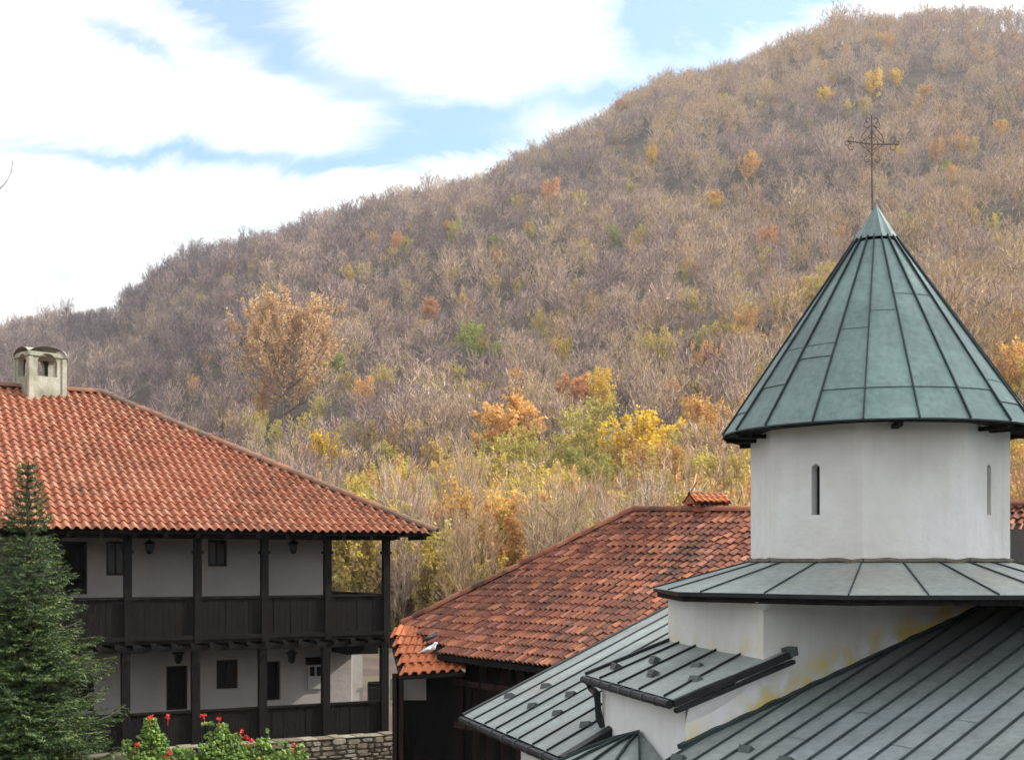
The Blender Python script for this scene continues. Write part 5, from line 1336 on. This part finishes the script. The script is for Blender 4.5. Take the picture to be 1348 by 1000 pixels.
def scatter_stuff(name, label, kinds, plist, scf):
    pr = bpy.data.collections.new(name+'_kinds')
    for k, m_ in enumerate(kinds):
        o_ = bpy.data.objects.new('%s_kind_%d' % (name, k), m_); pr.objects.link(o_)
    me_ = bpy.data.meshes.new(name); me_.from_pydata([(x, y, terr(x, y)-.15) for x, y in plist], [], [])
    for nm_, ty, vals in (('sc', 'FLOAT', [scf(x, y) for x, y in plist]), ('rz', 'FLOAT', [rs.uniform(0, 6.28) for _ in plist]), ('ix', 'INT', [rs.randrange(len(kinds)) for _ in plist])):
        at_ = me_.attributes.new(nm_, ty, 'POINT'); at_.data.foreach_set('value', vals)
    o_ = bpy.data.objects.new(name, me_); COL.objects.link(o_); tag(o_, label, None, None, 'stuff')
    g2 = ng.copy(); g2.name = name+'_nodes'
    for n_ in g2.nodes:
        if n_.bl_idname == 'GeometryNodeCollectionInfo': n_.inputs['Collection'].default_value = pr
    m2 = o_.modifiers.new('scatter', 'NODES'); m2.node_group = g2
M_BUSH = bpy.data.materials.new('turning_leaves'); M_BUSH.use_nodes = True
leafmat(M_BUSH, [(0, (0.6, 0.6, 0.6)), (1, (1, 1, 1))], 0.4, 0.7)
t = M_BUSH.node_tree; b = t.nodes['Principled BSDF']; oi = t.nodes.new('ShaderNodeObjectInfo')
cc_ = ramp(t, oi.outputs['Random'], [(0, (0.86, 0.66, 0.10)), (0.3, (0.74, 0.60, 0.14)), (0.5, (0.62, 0.56, 0.12)), (0.7, (0.88, 0.60, 0.14)), (0.9, (0.85, 0.42, 0.14)), (1, (0.35, 0.42, 0.12))])
src_ = b.inputs['Base Color'].links[0].from_socket; mx = t.nodes.new('ShaderNodeMix'); mx.data_type = 'RGBA'; mx.blend_type = 'MULTIPLY'; mx.inputs['Factor'].default_value = 1
t.links.new(src_, mx.inputs['A']); t.links.new(cc_, mx.inputs['B'])
for n_ in t.nodes:
    if n_.bl_idname == 'ShaderNodeBsdfTranslucent': t.links.new(mx.outputs['Result'], n_.inputs['Color'])
t.links.new(mx.outputs['Result'], b.inputs['Base Color'])
bk_ = []
for k, (h_, rd, vs) in enumerate([(6, 2.2, 1.0), (4.5, 2.4, .7), (8, 2.4, 1.1)]):
    T, Cn, Lf = bare_tree(160+k, h_, 22, 6, 6, rd, vs, leaves=3, leaf_s=.13, trunks=3, twig_w=.05, base_f=.1); T = join(T, Cn); nT = len(T.f); T = join(T, Lf)
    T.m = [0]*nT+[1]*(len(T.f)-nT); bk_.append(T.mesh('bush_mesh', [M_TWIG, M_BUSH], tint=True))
bp_ = []
while len(bp_) < 1500:
    y = rs.choice((rs.uniform(92, 165), rs.uniform(92, 300))); b_ = rs.uniform(-.42, .45); x = b_*y
    w_ = 0.6+1.9*noise.noise(Vector((x*.03, y*.03, 4)))+(0.25 if b_ > -.2 else -.5)-max(0, y-210)*.006
    if rs.random() < w_: bp_.append((x, y))
for _ in range(420):
    y = rs.uniform(250, 700); bp_.append((rs.uniform(-.25, .45)*y, y))
bk2 = []
for k, (h_, rd, vs) in enumerate([(9, 2.0, 1.3), (10.5, 2.3, 1.2), (7.5, 2.2, 1.0)]):
    T, Cn, Lf = bare_tree(190+k, h_, 24, 6, 6, rd, vs, leaves=5, leaf_s=.14, trunks=3, twig_w=.045, base_f=.12, limb_w=.003); T = join(T, Cn); nT = len(T.f); T = join(T, Lf)
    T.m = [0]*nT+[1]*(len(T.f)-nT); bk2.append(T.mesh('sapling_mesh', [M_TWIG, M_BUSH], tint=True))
yb_ = []
while len(yb_) < 420:
    y = rs.uniform(96, 175); b_ = rs.uniform(-.19, .21)
    if noise.noise(Vector((b_*y*.06, y*.05, 8))) > -.22 and not blocked(b_*y, y): yb_.append((b_*y, y))
scatter_stuff('yellowing_saplings', 'dense band of slender yellowing saplings along the foot of the hill', bk2, yb_, lambda x, y: rs.uniform(.7, 1.1))
scatter_stuff('leafy_undergrowth', 'scattered bushes with thinning yellow and olive leaves among the bare trees', bk_, bp_, lambda x, y: rs.uniform(.7, 1.25))

# coloured trees: (px, py of the crown centre, height m, colour, kind word, label)
for k, (px, py, s_, colr, lab) in enumerate(CT):
    tm_, bm2, lm_, h_ = leafy[k % 3]; p = CTP[k]
    o = bpy.data.objects.new('autumn_tree', tm_); COL.objects.link(o); o.location = p-Vector((0, 0, .2)); o.rotation_euler = (0, 0, rs.uniform(0, 6.28)); sc = s_*rs.uniform(.95, 1.1)*(1.0 if p.y < 300 else 1.25); o.scale = (sc, sc, sc)
    tag(o, lab, 'tree', 'coloured autumn trees on the hillside')
    for nm, m3 in (('branches', bm2), ('foliage', lm_)):
        c_ = bpy.data.objects.new(nm, m3); COL.objects.link(c_); c_.parent = o; v_ = rs.uniform(.85, 1.1); c_.color = (colr[0]*v_, colr[1]*v_, colr[2]*v_, 1)
# the big oak
T, Cn, Lf = bare_tree(303, 24, 60, 8, 11, 11.5, .55, leaves=4, leaf_s=.25, twig_w=.08, trunks=3, base_f=.12, limb_w=.006, up_=.8)
p = OAKP; so = 158/F*p.y/24
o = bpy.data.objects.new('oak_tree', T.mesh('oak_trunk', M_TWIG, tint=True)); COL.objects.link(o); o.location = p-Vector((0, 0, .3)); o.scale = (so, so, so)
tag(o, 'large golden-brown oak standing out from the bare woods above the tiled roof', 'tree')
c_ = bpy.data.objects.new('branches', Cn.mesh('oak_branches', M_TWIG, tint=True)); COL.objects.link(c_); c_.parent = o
c_ = bpy.data.objects.new('foliage', Lf.mesh('oak_leaves', M_FLEAF, tint=True)); COL.objects.link(c_); c_.parent = o; c_.color = (0.82, 0.54, 0.26, 1); c_['kind'] = 'stuff'
print('trees', cnt, len(farp), 'oak at', tuple(p))
